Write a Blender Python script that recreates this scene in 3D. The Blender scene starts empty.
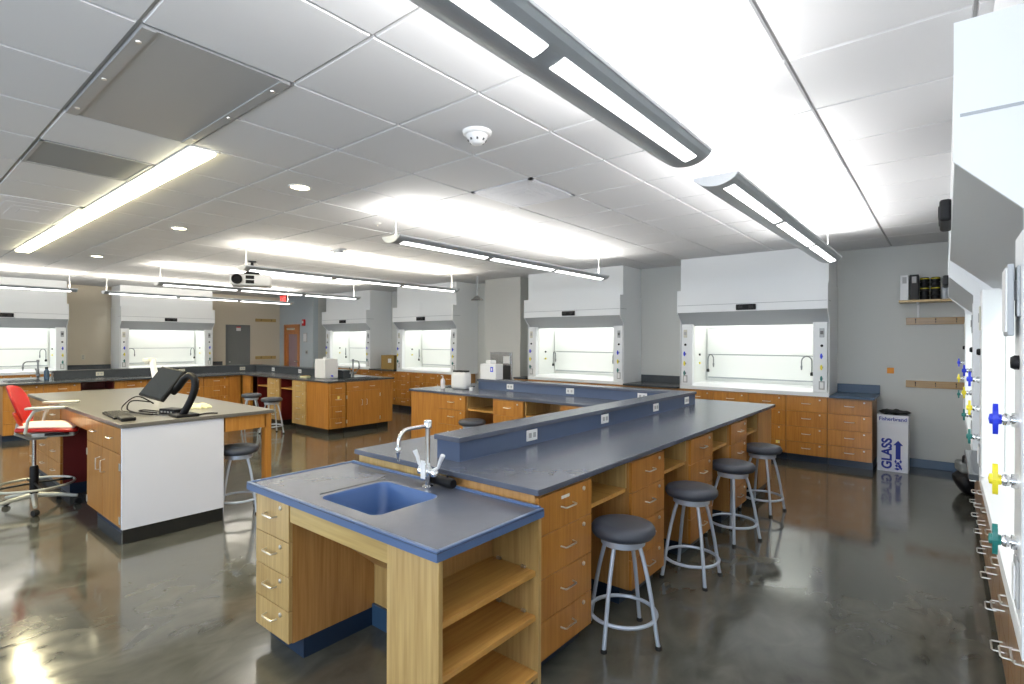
import bpy, bmesh, math, random
from mathutils import Vector, Matrix
random.seed(4)
PI = math.pi
SC = bpy.context.scene
COL = SC.collection
CEIL = 2.853

# ------------------------------------------------------------------ materials
def new_mat(name):
    m = bpy.data.materials.new(name); m.use_nodes = True
    nt = m.node_tree
    return m, nt, nt.nodes['Principled BSDF']

def mat(name, col, rough=.5, metal=0., spec=.5, coat=0., bump=0., bscale=200., emit=None, es=0., trans=0.):
    m, nt, b = new_mat(name)
    b.inputs['Base Color'].default_value = (*col, 1)
    b.inputs['Roughness'].default_value = rough
    b.inputs['Metallic'].default_value = metal
    b.inputs['Specular IOR Level'].default_value = spec
    b.inputs['Coat Weight'].default_value = coat
    b.inputs['Transmission Weight'].default_value = trans
    if emit:
        b.inputs['Emission Color'].default_value = (*emit, 1)
        b.inputs['Emission Strength'].default_value = es
    if bump:
        tc = nt.nodes.new('ShaderNodeTexCoord'); n = nt.nodes.new('ShaderNodeTexNoise'); bp = nt.nodes.new('ShaderNodeBump')
        n.inputs['Scale'].default_value = bscale; bp.inputs['Strength'].default_value = bump; bp.inputs['Distance'].default_value = .002
        nt.links.new(tc.outputs['Object'], n.inputs['Vector']); nt.links.new(n.outputs['Fac'], bp.inputs['Height'])
        nt.links.new(bp.outputs['Normal'], b.inputs['Normal'])
    return m

def mottled(name, c1, c2, scale, rough, r2=None, coat=0., spec=.5, detail=6., stretch=(1, 1, 1)):
    m, nt, b = new_mat(name)
    tc = nt.nodes.new('ShaderNodeTexCoord'); mp = nt.nodes.new('ShaderNodeMapping')
    n = nt.nodes.new('ShaderNodeTexNoise'); cr = nt.nodes.new('ShaderNodeValToRGB')
    mp.inputs['Scale'].default_value = stretch
    n.inputs['Scale'].default_value = scale; n.inputs['Detail'].default_value = detail; n.inputs['Distortion'].default_value = .6
    cr.color_ramp.elements[0].position = .35; cr.color_ramp.elements[0].color = (*c1, 1)
    cr.color_ramp.elements[1].position = .68; cr.color_ramp.elements[1].color = (*c2, 1)
    L = nt.links.new
    L(tc.outputs['Object'], mp.inputs['Vector']); L(mp.outputs['Vector'], n.inputs['Vector']); L(n.outputs['Fac'], cr.inputs['Fac'])
    L(cr.outputs['Color'], b.inputs['Base Color'])
    b.inputs['Roughness'].default_value = rough; b.inputs['Coat Weight'].default_value = coat
    b.inputs['Specular IOR Level'].default_value = spec
    if r2 is not None:
        mr = nt.nodes.new('ShaderNodeMapRange'); mr.inputs['To Min'].default_value = rough; mr.inputs['To Max'].default_value = r2
        L(n.outputs['Fac'], mr.inputs['Value']); L(mr.outputs['Result'], b.inputs['Roughness'])
    return m

def oak(name, c1, c2, grain='Z', rough=.32):
    """straight-grained veneer: fine streaks along one axis plus broad cathedral bands, different for each object"""
    m, nt, b = new_mat(name)
    N = nt.nodes.new; L = nt.links.new
    tc = N('ShaderNodeTexCoord'); oi = N('ShaderNodeObjectInfo'); add = N('ShaderNodeVectorMath'); add.operation = 'ADD'
    mul = N('ShaderNodeVectorMath'); mul.operation = 'SCALE'; mul.inputs[0].default_value = (7.1, 3.3, 5.7)
    L(oi.outputs['Random'], mul.inputs['Scale']); L(tc.outputs['Object'], add.inputs[0]); L(mul.outputs['Vector'], add.inputs[1])
    ax = {'X': 0, 'Y': 1, 'Z': 2}[grain]
    s1 = [38.] * 3; s1[ax] = 1.6; s2 = [9.] * 3; s2[ax] = .9
    m1 = N('ShaderNodeMapping'); m1.inputs['Scale'].default_value = s1; m2 = N('ShaderNodeMapping'); m2.inputs['Scale'].default_value = s2
    n1 = N('ShaderNodeTexNoise'); n1.inputs['Scale'].default_value = 1.6; n1.inputs['Detail'].default_value = 5
    n2 = N('ShaderNodeTexNoise'); n2.inputs['Scale'].default_value = 1.; n2.inputs['Detail'].default_value = 3; n2.inputs['Distortion'].default_value = 1.
    L(add.outputs['Vector'], m1.inputs['Vector']); L(add.outputs['Vector'], m2.inputs['Vector'])
    L(m1.outputs['Vector'], n1.inputs['Vector']); L(m2.outputs['Vector'], n2.inputs['Vector'])
    mx = N('ShaderNodeMath'); mx.operation = 'MULTIPLY_ADD'; mx.inputs[1].default_value = .55
    h = N('ShaderNodeMath'); h.operation = 'MULTIPLY'; h.inputs[1].default_value = .45
    L(n1.outputs['Fac'], mx.inputs[0]); L(n2.outputs['Fac'], h.inputs[0]); L(h.outputs['Value'], mx.inputs[2])
    cr = N('ShaderNodeValToRGB'); cr.color_ramp.elements[0].position = .36; cr.color_ramp.elements[0].color = (*c1, 1)
    cr.color_ramp.elements[1].position = .62; cr.color_ramp.elements[1].color = (*c2, 1)
    L(mx.outputs['Value'], cr.inputs['Fac']); L(cr.outputs['Color'], b.inputs['Base Color'])
    b.inputs['Roughness'].default_value = rough; b.inputs['Coat Weight'].default_value = .15; b.inputs['Coat Roughness'].default_value = .2
    return m

M = {}
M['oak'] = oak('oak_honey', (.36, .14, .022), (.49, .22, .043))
M['oak_body'] = oak('oak_side', (.36, .17, .045), (.52, .28, .095))
M['oak_pale'] = oak('oak_pale', (.40, .25, .085), (.56, .385, .155))
M['oak_h'] = oak('oak_level', (.40, .26, .08), (.54, .38, .14), 'X')
M['oak_shelf'] = oak('oak_shelf', (.48, .23, .05), (.64, .36, .10), 'Y')
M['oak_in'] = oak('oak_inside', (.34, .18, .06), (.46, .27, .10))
M['maroon'] = mat('maroon_painted_shade', (.13, .012, .012), .4)  # dark red puts the shade of knee spaces and cubbies into the colour
M['slate'] = mottled('slate_blue_epoxy', (.085, .098, .135), (.093, .107, .147), 14., .24, None, spec=.5)
M['slate_up'] = mat('slate_upstand', (.07, .10, .175), .26)
M['slate_edge'] = mat('slate_blue_edge', (.075, .13, .26), .3)
M['slate_dark'] = mottled('dark_epoxy', (.05, .058, .066), (.057, .065, .074), 14., .25)
M['slate_grey'] = mottled('grey_table_top', (.125, .12, .108), (.14, .135, .12), 12., .28)
M['blue_basin'] = mat('blue_basin', (.055, .12, .29), .3)
M['navy'] = mat('navy_toe_base', (.012, .028, .06), .35)
M['navy_skirt'] = mat('navy_skirting', (.03, .07, .13), .35)
M['black_base'] = mat('black_base', (.012, .014, .014), .35)
M['white_panel'] = mat('white_panel', (.74, .75, .8), .5)
M['hood'] = mat('hood_white_enamel', (.84, .86, .87), .35)
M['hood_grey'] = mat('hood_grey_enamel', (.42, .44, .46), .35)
M['liner'] = mat('hood_liner', (.80, .82, .79), .5)
M['groove'] = mat('groove_dark', (.12, .12, .12), .6)
M['steel'] = mat('stainless', (.6, .6, .6), .25, 1.)
M['nickel'] = mat('satin_nickel', (.72, .70, .66), .3, 1.)
M['chrome'] = mat('chrome', (.85, .86, .88), .08, 1.)
M['silver'] = mat('silver_paint', (.50, .56, .66), .35, .35)
M['seat'] = mat('charcoal_vinyl', (.045, .052, .07), .42, bump=.15, bscale=260.)
M['black'] = mat('black_plastic', (.006, .006, .007), .45, spec=.22)
M['rubber'] = mat('black_rubber', (.014, .014, .014), .7, spec=.25)
M['screen'] = mat('dark_screen', (.02, .024, .03), .06)
M['blue'] = mat('blue_knob', (.01, .035, .62), .35)
M['yellow'] = mat('yellow_knob', (.85, .72, .03), .35)
M['green'] = mat('green_knob', (.01, .16, .14), .35)
M['white'] = mat('white_plastic', (.82, .82, .82), .4)
M['ivory'] = mat('ivory_plate', (.62, .6, .5), .4)
M['wall'] = mat('wall_olive_grey', (.60, .61, .585), .7, bump=.05, bscale=300.)
M['wall_tan'] = mat('wall_tan', (.64, .58, .47), .7, bump=.05, bscale=300.)
M['wall_blue'] = mat('wall_blue_grey', (.47, .53, .57), .7, bump=.05, bscale=300.)
M['wall_white'] = mat('wall_white', (.7, .7, .7), .7)
M['tile'] = mat('ceiling_tile', (.70, .70, .71), .85, bump=.25, bscale=420.)
M['tbar'] = mat('ceiling_grid', (.42, .42, .42), .6)
M['duct_grey'] = mat('brushed_panel', (.40, .41, .42), .35, .2)
M['perf'] = mat('perforated_return', (.27, .28, .28), .6)
M['lamp_body'] = mat('pendant_grey', (.40, .43, .46), .35, .2)
M['dark_metal'] = mat('dark_metal', (.2, .21, .22), .3, .6)
M['lamp_lip'] = mat('pendant_silver', (.62, .64, .66), .35, .2)
M['lens'] = mat('lamp_lens', (.9, .9, .9), .4, emit=(1, .99, .96), es=4.)
M['lens_warm'] = mat('warm_lens', (.9, .9, .85), .4, emit=(1, .90, .58), es=16.)
M['red'] = mat('red_shell', (.40, .010, .006), .35)
M['orange'] = mat('orange_shell', (.62, .05, .012), .4)
M['seat_pale'] = mat('pale_fabric', (.80, .62, .58), .8)
M['chair_grey'] = mat('chair_grey', (.46, .47, .43), .35, .3)
M['exit_red'] = mat('exit_face', (.85, .05, .05), .4, emit=(1, .05, .04), es=1.2)
M['alarm_red'] = mat('alarm_red', (.6, .015, .015), .4)
M['door_wood'] = oak('door_wood', (.42, .14, .03), (.58, .22, .06))
M['lite'] = mat('door_lite', (.34, .24, .27), .2)
M['closet'] = mat('closet_grey', (.17, .18, .18), .45)
M['bin_white'] = mat('bin_card', (.72, .74, .80), .6)
M['bin_blue'] = mat('bin_ink', (.012, .03, .30), .6)
M['brown_box'] = mat('brown_card', (.30, .19, .05), .7)
M['cloth'] = mat('pale_cloth', (.72, .70, .45), .9)
M['orange_paper'] = mat('orange_paper', (.85, .33, .05), .7)
M['yellow_paper'] = mat('yellow_paper', (.9, .78, .25), .7)
M['binder_dark'] = mat('binder_dark', (.028, .028, .028), .5, spec=.25)
M['bottle'] = mat('bottle_plastic', (.78, .74, .76), .35)
M['rail_wood'] = oak('rail_wood', (.30, .17, .05), (.40, .25, .09), 'X')
M['cab_brown'] = oak('oak_brown', (.26, .13, .045), (.36, .20, .075))  # darker brown oak of the right wall cabinets

# floor: polished concrete, with trowel mottling and saw-cut joints
def floor_mat():
    m, nt, b = new_mat('polished_concrete'); N = nt.nodes.new; L = nt.links.new
    tc = N('ShaderNodeTexCoord')
    def noise(s, d, dist, stretch=(1, 1, 1)):
        mp = N('ShaderNodeMapping'); mp.inputs['Scale'].default_value = stretch
        n = N('ShaderNodeTexNoise'); n.inputs['Scale'].default_value = s; n.inputs['Detail'].default_value = d; n.inputs['Distortion'].default_value = dist
        L(tc.outputs['Object'], mp.inputs['Vector']); L(mp.outputs['Vector'], n.inputs['Vector']); return n
    a = noise(.9, 7., 1.2); c = noise(3.2, 6., 1.5, (1.6, 1, 1))
    cr = N('ShaderNodeValToRGB'); e = cr.color_ramp.elements
    e[0].position = .33; e[0].color = (.060, .061, .050, 1); e[1].position = .70; e[1].color = (.130, .128, .104, 1)
    mx = N('ShaderNodeMath'); mx.operation = 'MULTIPLY_ADD'; mx.inputs[1].default_value = .5
    h = N('ShaderNodeMath'); h.operation = 'MULTIPLY'; h.inputs[1].default_value = .5
    L(a.outputs['Fac'], mx.inputs[0]); L(c.outputs['Fac'], h.inputs[0]); L(h.outputs['Value'], mx.inputs[2]); L(mx.outputs['Value'], cr.inputs['Fac'])
    L(cr.outputs['Color'], b.inputs['Base Color'])
    mr = N('ShaderNodeMapRange'); mr.inputs['From Min'].default_value = .3; mr.inputs['From Max'].default_value = .7
    mr.inputs['To Min'].default_value = .07; mr.inputs['To Max'].default_value = .17
    L(c.outputs['Fac'], mr.inputs['Value']); L(mr.outputs['Result'], b.inputs['Roughness'])
    b.inputs['Specular IOR Level'].default_value = .7
    b.inputs['Coat Weight'].default_value = .35; b.inputs['Coat Roughness'].default_value = .08
    bp = N('ShaderNodeBump'); bp.inputs['Strength'].default_value = .08; bp.inputs['Distance'].default_value = .01
    L(c.outputs['Fac'], bp.inputs['Height']); L(bp.outputs['Normal'], b.inputs['Normal'])
    return m
M['floor'] = floor_mat()

# ------------------------------------------------------------------ mesh builder
class MB:
    def __init__(s): s.bm = bmesh.new()
    def box(s, x0, x1, y0, y1, z0, z1, bev=0., seg=2):
        if x0 > x1: x0, x1 = x1, x0
        if y0 > y1: y0, y1 = y1, y0
        if z0 > z1: z0, z1 = z1, z0
        v = [s.bm.verts.new((x, y, z)) for x in (x0, x1) for y in (y0, y1) for z in (z0, z1)]
        fs = [s.bm.faces.new([v[i] for i in f]) for f in ((0, 1, 3, 2), (4, 6, 7, 5), (0, 4, 5, 1), (2, 3, 7, 6), (0, 2, 6, 4), (1, 5, 7, 3))]
        if bev:
            es = list({e for f in fs for e in f.edges})
            bmesh.ops.bevel(s.bm, geom=es, offset=bev, segments=seg, affect='EDGES', profile=.5)
        return s
    def prism(s, pts, axis, a, b):
        """polygon pts in the two other axes, extruded along axis from a to b"""
        def P(p, t): return {'X': (t, p[0], p[1]), 'Y': (p[0], t, p[1]), 'Z': (p[0], p[1], t)}[axis]
        A = [s.bm.verts.new(P(p, a)) for p in pts]; B = [s.bm.verts.new(P(p, b)) for p in pts]
        n = len(pts)
        s.bm.faces.new(A); s.bm.faces.new(B[::-1])
        for i in range(n): s.bm.faces.new((A[i], B[i], B[(i + 1) % n], A[(i + 1) % n]))
        return s
    def tube(s, pts, r, n=10, closed=False, caps=True):
        pts = [Vector(p) for p in pts]; N = len(pts)
        R = r if isinstance(r, (list, tuple)) else [r] * N
        rings = []; up = None
        for i, p in enumerate(pts):
            if closed: t = pts[(i + 1) % N] - pts[i - 1]
            else: t = pts[min(i + 1, N - 1)] - pts[max(i - 1, 0)]
            t.normalize()
            if up is None:
                up = t.orthogonal().normalized()
            else:
                up = (up - t * up.dot(t))
                up = up.normalized() if up.length > 1e-6 else t.orthogonal().normalized()
            w = t.cross(up)
            rings.append([s.bm.verts.new(p + (up * math.cos(2 * PI * k / n) + w * math.sin(2 * PI * k / n)) * R[i]) for k in range(n)])
        m = N if closed else N - 1
        for i in range(m):
            a, b = rings[i], rings[(i + 1) % N]
            off = 0
            if closed and i == N - 1:
                off = min(range(n), key=lambda o: (a[0].co - b[o].co).length)
            for k in range(n):
                s.bm.faces.new((a[k], a[(k + 1) % n], b[(k + 1 + off) % n], b[(k + off) % n]))
        if caps and not closed:
            s.bm.faces.new(rings[0][::-1]); s.bm.faces.new(rings[-1])
        return s
    def lathe(s, prof, n=32, c=(0, 0), M4=None):
        """prof: (r, z) from bottom to top around the z axis at c"""
        rings = []; new = []
        for r, z in prof:
            if r < 1e-6:
                v = s.bm.verts.new((c[0], c[1], z)); rings.append([v]); new.append(v)
            else:
                ring = [s.bm.verts.new((c[0] + r * math.cos(2 * PI * k / n), c[1] + r * math.sin(2 * PI * k / n), z)) for k in range(n)]
                rings.append(ring); new += ring
        for a, b in zip(rings, rings[1:]):
            for k in range(n):
                k2 = (k + 1) % n
                if len(a) == 1 and len(b) == 1: continue
                if len(a) == 1: s.bm.faces.new((a[0], b[k2], b[k]))
                elif len(b) == 1: s.bm.faces.new((a[k], a[k2], b[0]))
                else: s.bm.faces.new((a[k], a[k2], b[k2], b[k]))
        if M4 is not None: bmesh.ops.transform(s.bm, matrix=M4, verts=new)
        return s
    def build(s, name, m, parent=None, smooth=False, mods=()):
        bmesh.ops.recalc_face_normals(s.bm, faces=s.bm.faces)
        me = bpy.data.meshes.new(name); s.bm.to_mesh(me); s.bm.free()
        o = bpy.data.objects.new(name, me); COL.objects.link(o)
        for mm in (m if isinstance(m, list) else [m]): me.materials.append(mm)
        if smooth:
            for p in me.polygons: p.use_smooth = True
            try:
                me.set_sharp_from_angle(angle=math.radians(40))
            except Exception: pass
        if parent: o.parent = parent
        return o

def tag(o, label, cat, group=None, kind=None):
    if label: o['label'] = label
    if cat: o['category'] = cat
    if group: o['group'] = group
    if kind: o['kind'] = kind
    return o
def thing(name, loc, rz, label, cat, group=None):
    o = bpy.data.objects.new(name, None); COL.objects.link(o)
    o.empty_display_size = .1
    o.location = loc; o.rotation_euler = (0, 0, rz)
    return tag(o, label, cat, group)
def struct(mb, name, m, smooth=False):
    o = mb.build(name, m, None, smooth); o['kind'] = 'structure'; return o
def dup(root, loc, rz, label, group=None):
    r = root.copy(); COL.objects.link(r); r.location = loc; r.rotation_euler = (0, 0, rz)
    r['label'] = label
    if group: r['group'] = group
    for ch in list(root.children):
        c = ch.copy(); COL.objects.link(c); c.parent = r
        for g in list(ch.children):
            d = g.copy(); COL.objects.link(d); d.parent = c
    return r
def text_mesh(name, body, size, m, parent, M4, extrude=.0008, xs=1., bold=0.):
    cu = bpy.data.curves.new(name, 'FONT'); cu.body = body; cu.size = size; cu.extrude = extrude; cu.offset = bold
    cu.align_x = 'CENTER'; cu.align_y = 'CENTER'
    t = bpy.data.objects.new(name + '_src', cu); COL.objects.link(t)
    bpy.context.view_layer.update()
    me = bpy.data.meshes.new_from_object(t.evaluated_get(bpy.context.evaluated_depsgraph_get()))
    bpy.data.objects.remove(t)
    me.transform(M4 @ Matrix.Diagonal((xs, 1, 1, 1))); me.materials.clear(); me.materials.append(m)
    o = bpy.data.objects.new(name, me); COL.objects.link(o); o.parent = parent
    return o
def arc(c, r, a0, a1, n, plane='XZ'):
    out = []
    for i in range(n + 1):
        a = a0 + (a1 - a0) * i / n
        u, w = r * math.cos(a), r * math.sin(a)
        out.append({'XZ': (c[0] + u, c[1], c[2] + w), 'YZ': (c[0], c[1] + u, c[2] + w), 'XY': (c[0] + u, c[1] + w, c[2])}[plane])
    return out

# ------------------------------------------------------------------ room
XL, XR, YB, YN = -15.35, .98, 8.55, -3.4
struct(MB().box(XL - .2, XR + .2, YN - .2, YB + .2, -.12, 0), 'floor', M['floor'])
S, GX, GY = .6386, -2.472, .692
g = MB()
g.box(XL - .2, XR + .2, YN - .2, YB + .2, CEIL + .012, CEIL + .1)
o = struct(g, 'ceiling', M['tbar'])
g = MB()
skip = {(-2, 0), (-1, 0), (-4, 0), (-1, 4), (-8, 0), (-7, 0)}
i0, i1 = int((XL - GX) / S) - 1, int((XR - GX) / S) + 1
j0, j1 = int((YN - GY) / S) - 1, int((YB - GY) / S) + 1
for i in range(i0, i1 + 1):
    for j in range(j0, j1 + 1):
        if (i, j) in skip: continue
        x0, x1 = max(GX + i * S + .006, XL), min(GX + (i + 1) * S - .006, XR)
        y0, y1 = max(GY + j * S + .006, YN), min(GY + (j + 1) * S - .006, YB)
        if x1 - x0 < .02 or y1 - y0 < .02: continue
        z = CEIL
        v = [g.bm.verts.new(p) for p in ((x0, y0, z + .012), (x1, y0, z + .012), (x1, y1, z + .012), (x0, y1, z + .012))]
        e = .005
        w = [g.bm.verts.new(p) for p in ((x0 + e, y0 + e, z), (x1 - e, y0 + e, z), (x1 - e, y1 - e, z), (x0 + e, y1 - e, z))]
        g.bm.faces.new(w[::-1])
        for k in range(4): g.bm.faces.new((v[k], v[(k + 1) % 4], w[(k + 1) % 4], w[k]))
t = g.build('ceiling', M['tile']); t['kind'] = 'structure'

def tile_rect(i, j, ni=1, nj=1): return GX + i * S, GX + (i + ni) * S, GY + j * S, GY + (j + nj) * S
# brushed metal access panel over two tiles
x0, x1, y0, y1 = tile_rect(-2, 0, 2, 1)
t = thing('access_panel', ((x0 + x1) / 2, (y0 + y1) / 2, CEIL), 0, 'large brushed metal panel screwed flush into the ceiling beside the long recessed light', 'ceiling panel')
hx, hy = (x1 - x0) / 2 - .01, (y1 - y0) / 2 - .01
MB().box(-hx, hx, -hy, hy, -.004, .012).build('panel_sheet', M['duct_grey'], t)
MB().box(-hx, hx, -hy, -hy + .05, -.010, -.004).box(-hx, hx, hy - .05, hy, -.010, -.004).build('mounting_strip', M['duct_grey'], t)
for sx in (-.5, 0, .5):
    for sy in (-hy + .025, hy - .025):
        MB().lathe([(0, -.016), (.010, -.015), (.012, -.010)], 10, (sx, sy)).build('screw', M['nickel'], t)
x0, x1, y0, y1 = tile_rect(-4, 0)
t = thing('return_grille', ((x0 + x1) / 2, (y0 + y1) / 2, CEIL), 0, 'dark grey perforated return air tile left of the recessed light', 'air grille')
hx = S / 2 - .008
g = MB(); g.box(-hx, hx, -hx, hx, 0, .012); g.build('perforated_plate', M['perf'], t)
MB().box(-hx, hx, -hx, -hx + .02, -.004, 0).box(-hx, hx, hx - .02, hx, -.004, 0).box(-hx, -hx + .02, -hx, hx, -.004, 0).box(hx - .02, hx, -hx, hx, -.004, 0).build('frame', M['tbar'], t)
def diffuser(i, j, ni, label):
    x0, x1, y0, y1 = tile_rect(i, j, ni)
    t = thing('air_diffuser', ((x0 + x1) / 2, (y0 + y1) / 2, CEIL), 0, label, 'air diffuser')
    ax, ay = (x1 - x0) / 2 - .006, (y1 - y0) / 2 - .006
    for k, f in enumerate((.88, .66, .44, .22)):
        MB().box(-ax * f, ax * f, -ay * f, ay * f, -.006 - .003 * k, .010 - .003 * k, .002).build('louvre_step', M['white_panel'], t)
    MB().box(-ax, ax, -ay, -ay * .9, -.006, .012).box(-ax, ax, ay * .9, ay, -.006, .012).box(-ax, -ax * .9, -ay, ay, -.006, .012).box(ax * .9, ax, -ay, ay, -.006, .012).build('frame', M['white_panel'], t)
diffuser(-1, 4, 1, 'square white four-way air diffuser in the ceiling past the smoke detector')
diffuser(-8, 0, 2, 'pale rectangular air diffuser at the left edge of the ceiling by the recessed light')

# walls
w = MB(); w.box(-13.5, XR + .2, YB, YB + .15, 0, CEIL + .05); struct(w, 'wall_back', M['wall'])
w = MB(); w.box(XL, -15.06, 7.85, 8.0, 0, CEIL + .03); w.box(-14.2, -13.5, 7.85, 8.0, 0, CEIL + .03); w.box(-15.06, -14.2, 7.85, 8.0, 2.06, CEIL + .03)
struct(w, 'wall_door', M['wall_blue'])
w = MB(); w.box(-13.62, -13.5, 8.0, YB + .05, 0, CEIL + .03); struct(w, 'wall_return', M['wall'])
w = MB(); w.box(XL - .15, XL, YN, 8.0, 0, CEIL + .05); struct(w, 'wall_left', M['wall_tan'])
w = MB(); w.box(XR, XR + .15, YN, YB, 0, CEIL + .05); struct(w, 'wall_right', M['wall_white'])
# wall behind the viewer with three tall windows
w = MB(); wins = [(-12.5, -9.5), (-7.5, -4.5), (-2.9, .5)]
xs = [XL - .15] + [v for p in wins for v in p] + [XR + .15]
for k in range(0, len(xs), 2): w.box(xs[k], xs[k + 1], YN - .15, YN, 0, CEIL + .05)
for a, b in wins: w.box(a, b, YN - .15, YN, 0, .9); w.box(a, b, YN - .15, YN, 2.55, CEIL + .05)
struct(w, 'wall_front', M['wall_white'])
w = MB(); w.box(XL, -15.06, 7.838, 7.85, 0, .1).box(-14.2, -13.5, 7.838, 7.85, 0, .1); struct(w, 'baseboard_door', M['navy_skirt'])
w = MB(); w.box(-.70, XR, YB - .012, YB, 0, .11, .003); struct(w, 'baseboard_back', M['navy_skirt'])
w = MB(); w.box(XL, XL + .012, 5.7, 7.85, 0, .1); struct(w, 'baseboard_left', M['navy_skirt'])
# structural column with grey-white paint
w = MB(); w.box(-7.32, -6.40, 8.08, YB, 0, CEIL + .005); struct(w, 'wall_column', mat('column_paint', (.55, .55, .52), .7))
# door
d = MB(); d.box(-15.06, -15.0, 7.83, 8.0, 0, 2.06).box(-14.26, -14.2, 7.83, 8.0, 0, 2.06).box(-15.06, -14.2, 7.83, 8.0, 2.0, 2.06)
fr = struct(d, 'door_1', M['door_wood'])
d = MB(); d.box(-15.0, -14.88, 7.87, 7.915, 0.01, 2.0).box(-14.38, -14.26, 7.87, 7.915, .01, 2.0).box(-14.88, -14.38, 7.87, 7.915, .01, .3).box(-14.88, -14.38, 7.87, 7.915, 1.78, 2.0)
d.build('door_leaf', M['door_wood'], fr)
MB().box(-14.88, -14.38, 7.885, 7.90, .3, 1.78).build('door_pane', M['lite'], fr)
MB().box(-14.85, -14.5, 7.80, 7.87, 1.90, 1.965, .01).build('door_closer', M['nickel'], fr)
MB().tube([(-14.33, 7.87, 1.0), (-14.33, 7.82, 1.0), (-14.45, 7.82, 1.0)], .01, 8).build('door_handle', M['nickel'], fr)
# wall devices
t = thing('fire_alarm', (-13.95, 7.85, 2.1), 0, 'small red fire alarm strobe on the wall right of the wooden door', 'fire alarm')
MB().box(-.06, .06, -.05, 0, -.09, .09, .008).build('housing', M['alarm_red'], t)
MB().box(-.03, .03, -.062, -.05, -.02, .05, .004).build('strobe_lens', M['white'], t)
t = thing('wall_notice', (-13.9, 7.85, 1.68), 0, 'small framed white notice on the wall right of the door', 'notice')
MB().box(-.10, .10, -.015, 0, -.13, .13, .004).build('notice_frame', M['tbar'], t)
MB().box(-.08, .08, -.018, -.014, -.11, .11).build('paper', M['white'], t)
t = thing('light_switch', (-13.82, 7.85, 1.27), 0, 'double light switch plate under the framed notice', 'switch')
MB().box(-.06, .06, -.008, 0, -.06, .06, .003).build('plate', M['tbar'], t)
for sx in (-.025, .025): MB().box(sx - .012, sx + .012, -.014, -.007, -.03, .03, .003).build('rocker', M['binder_dark'], t)
# exit sign hung from ceiling
t = thing('exit_sign', (-13.65, 7.1, CEIL), 0, 'small red lit exit sign hung from the ceiling near the wooden door', 'exit sign')
MB().box(-.16, .16, -.03, .03, -.28, -.06, .006).build('housing', M['binder_dark'], t)
MB().box(-.15, .15, -.034, -.03, -.27, -.07).build('face', M['exit_red'], t)
MB().tube([(0, 0, -.06), (0, 0, 0)], .01, 8).build('stem', M['white'], t)
text_mesh('lettering', 'EXIT', .15, M['white'], t, Matrix.Translation((0, -.036, -.17)) @ Matrix.Rotation(PI / 2, 4, 'X'))
# grey closet door in left wall
t = thing('wall_cabinet', (XL, 6.65, 0), PI / 2, 'tall grey metal closet door in the tan wall left of the coat rails', 'closet')
MB().box(-.30, .30, -.03, 0, .12, 2.0, .004).build('door', M['closet'], t)
MB().box(-.33, .33, -.015, 0, .09, 2.03, .004).build('frame', M['closet'], t)
MB().box(-.06, .06, -.033, -.03, 1.86, 1.98).build('sticker', M['white'], t)
MB().box(-.06, .06, -.034, -.031, 1.95, 1.98).build('sticker_band', M['alarm_red'], t)
MB().lathe([(0, 0), (.016, 0), (.016, .03), (0, .03)], 12, M4=Matrix.Translation((-.24, -.06, 1.0)) @ Matrix.Rotation(-PI / 2, 4, 'X')).build('knob', M['nickel'], t)

def coat_rail(x, y, z, L, rz, label, hooks=3, m='rail_wood'):
    t = thing('coat_rail', (x, y, z), rz, label, 'coat rail', 'wooden coat hook rails on the walls')
    MB().box(0, L, -.02, 0, -.045, .045, .004).build('board', M[m], t)
    for k in range(hooks):
        hx = L * (k + .5) / hooks
        MB().tube([(hx, -.02, .015), (hx, -.055, .01), (hx, -.065, .03)], .005, 8).tube([(hx, -.02, -.005), (hx, -.04, -.02), (hx, -.05, -.005)], .004, 8).build('hook', M['black'], t)
coat_rail(-.40, YB, 1.87, 1.2, 0, 'brown wooden coat hook rail just below the shelf on the back wall', 6)
coat_rail(-.40, YB, 1.065, 1.2, 0, 'brown wooden coat hook rail at counter height on the back wall above the glass bin', 6)
coat_rail(XL, 7.13, 2.18, .6, PI / 2, 'upper short oak coat rail on the tan wall left of the door corner', 2, 'oak_h')
coat_rail(XL, 7.13, 1.10, .6, PI / 2, 'lower short oak coat rail on the tan wall left of the door corner', 2, 'oak_h')

# ------------------------------------------------------------------ drawers and cabinets
def handle_mb(cx, y, z, L=.105, h=.0045, out=.03):
    return MB().tube([(cx - L / 2, y, z), (cx - L / 2 + .004, y - out + .004, z - .002), (cx - L / 2 + .012, y - out, z - .002), (cx + L / 2 - .012, y - out, z - .002), (cx + L / 2 - .004, y - out + .004, z - .002), (cx + L / 2, y, z)], h, 6)
def lock_mb(cx, y, z):
    return MB().lathe([(0, 0), (.011, 0), (.011, .006), (.006, .009), (0, .009)], 10, M4=Matrix.Translation((cx, y, z)) @ Matrix.Rotation(PI / 2, 4, 'X'))
ZS = (.10, .28, .482, .686, .872)
def drawer_cabinet(W, D, label, group, zs=ZS, loc=(0, 0, 0), rz=0, front='oak', body='oak_body', toe='navy', locks=True, lock_dx=.085):
    t = thing('drawer_cabinet', loc, rz, label, 'cabinet', group)
    MB().box(.001, W - .001, 0, D, zs[0], .882).build('carcass', M[body], t)
    MB().box(.001, W - .001, .06, D, 0, zs[0]).build('toe_base', M[toe], t)
    for a, b in zip(zs, zs[1:]):
        d = MB().box(.003, W - .003, -.020, 0, a + .002, b - .002, .0015, 1).build('drawer', M[front], t)
        zc = a + (b - a) * .56
        handle_mb(W / 2, -.02, zc).build('handle', M['nickel'], d, True)
        if locks: lock_mb(W - lock_dx, -.02, b - .035).build('lock', M['nickel'], d)
    return t
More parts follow.
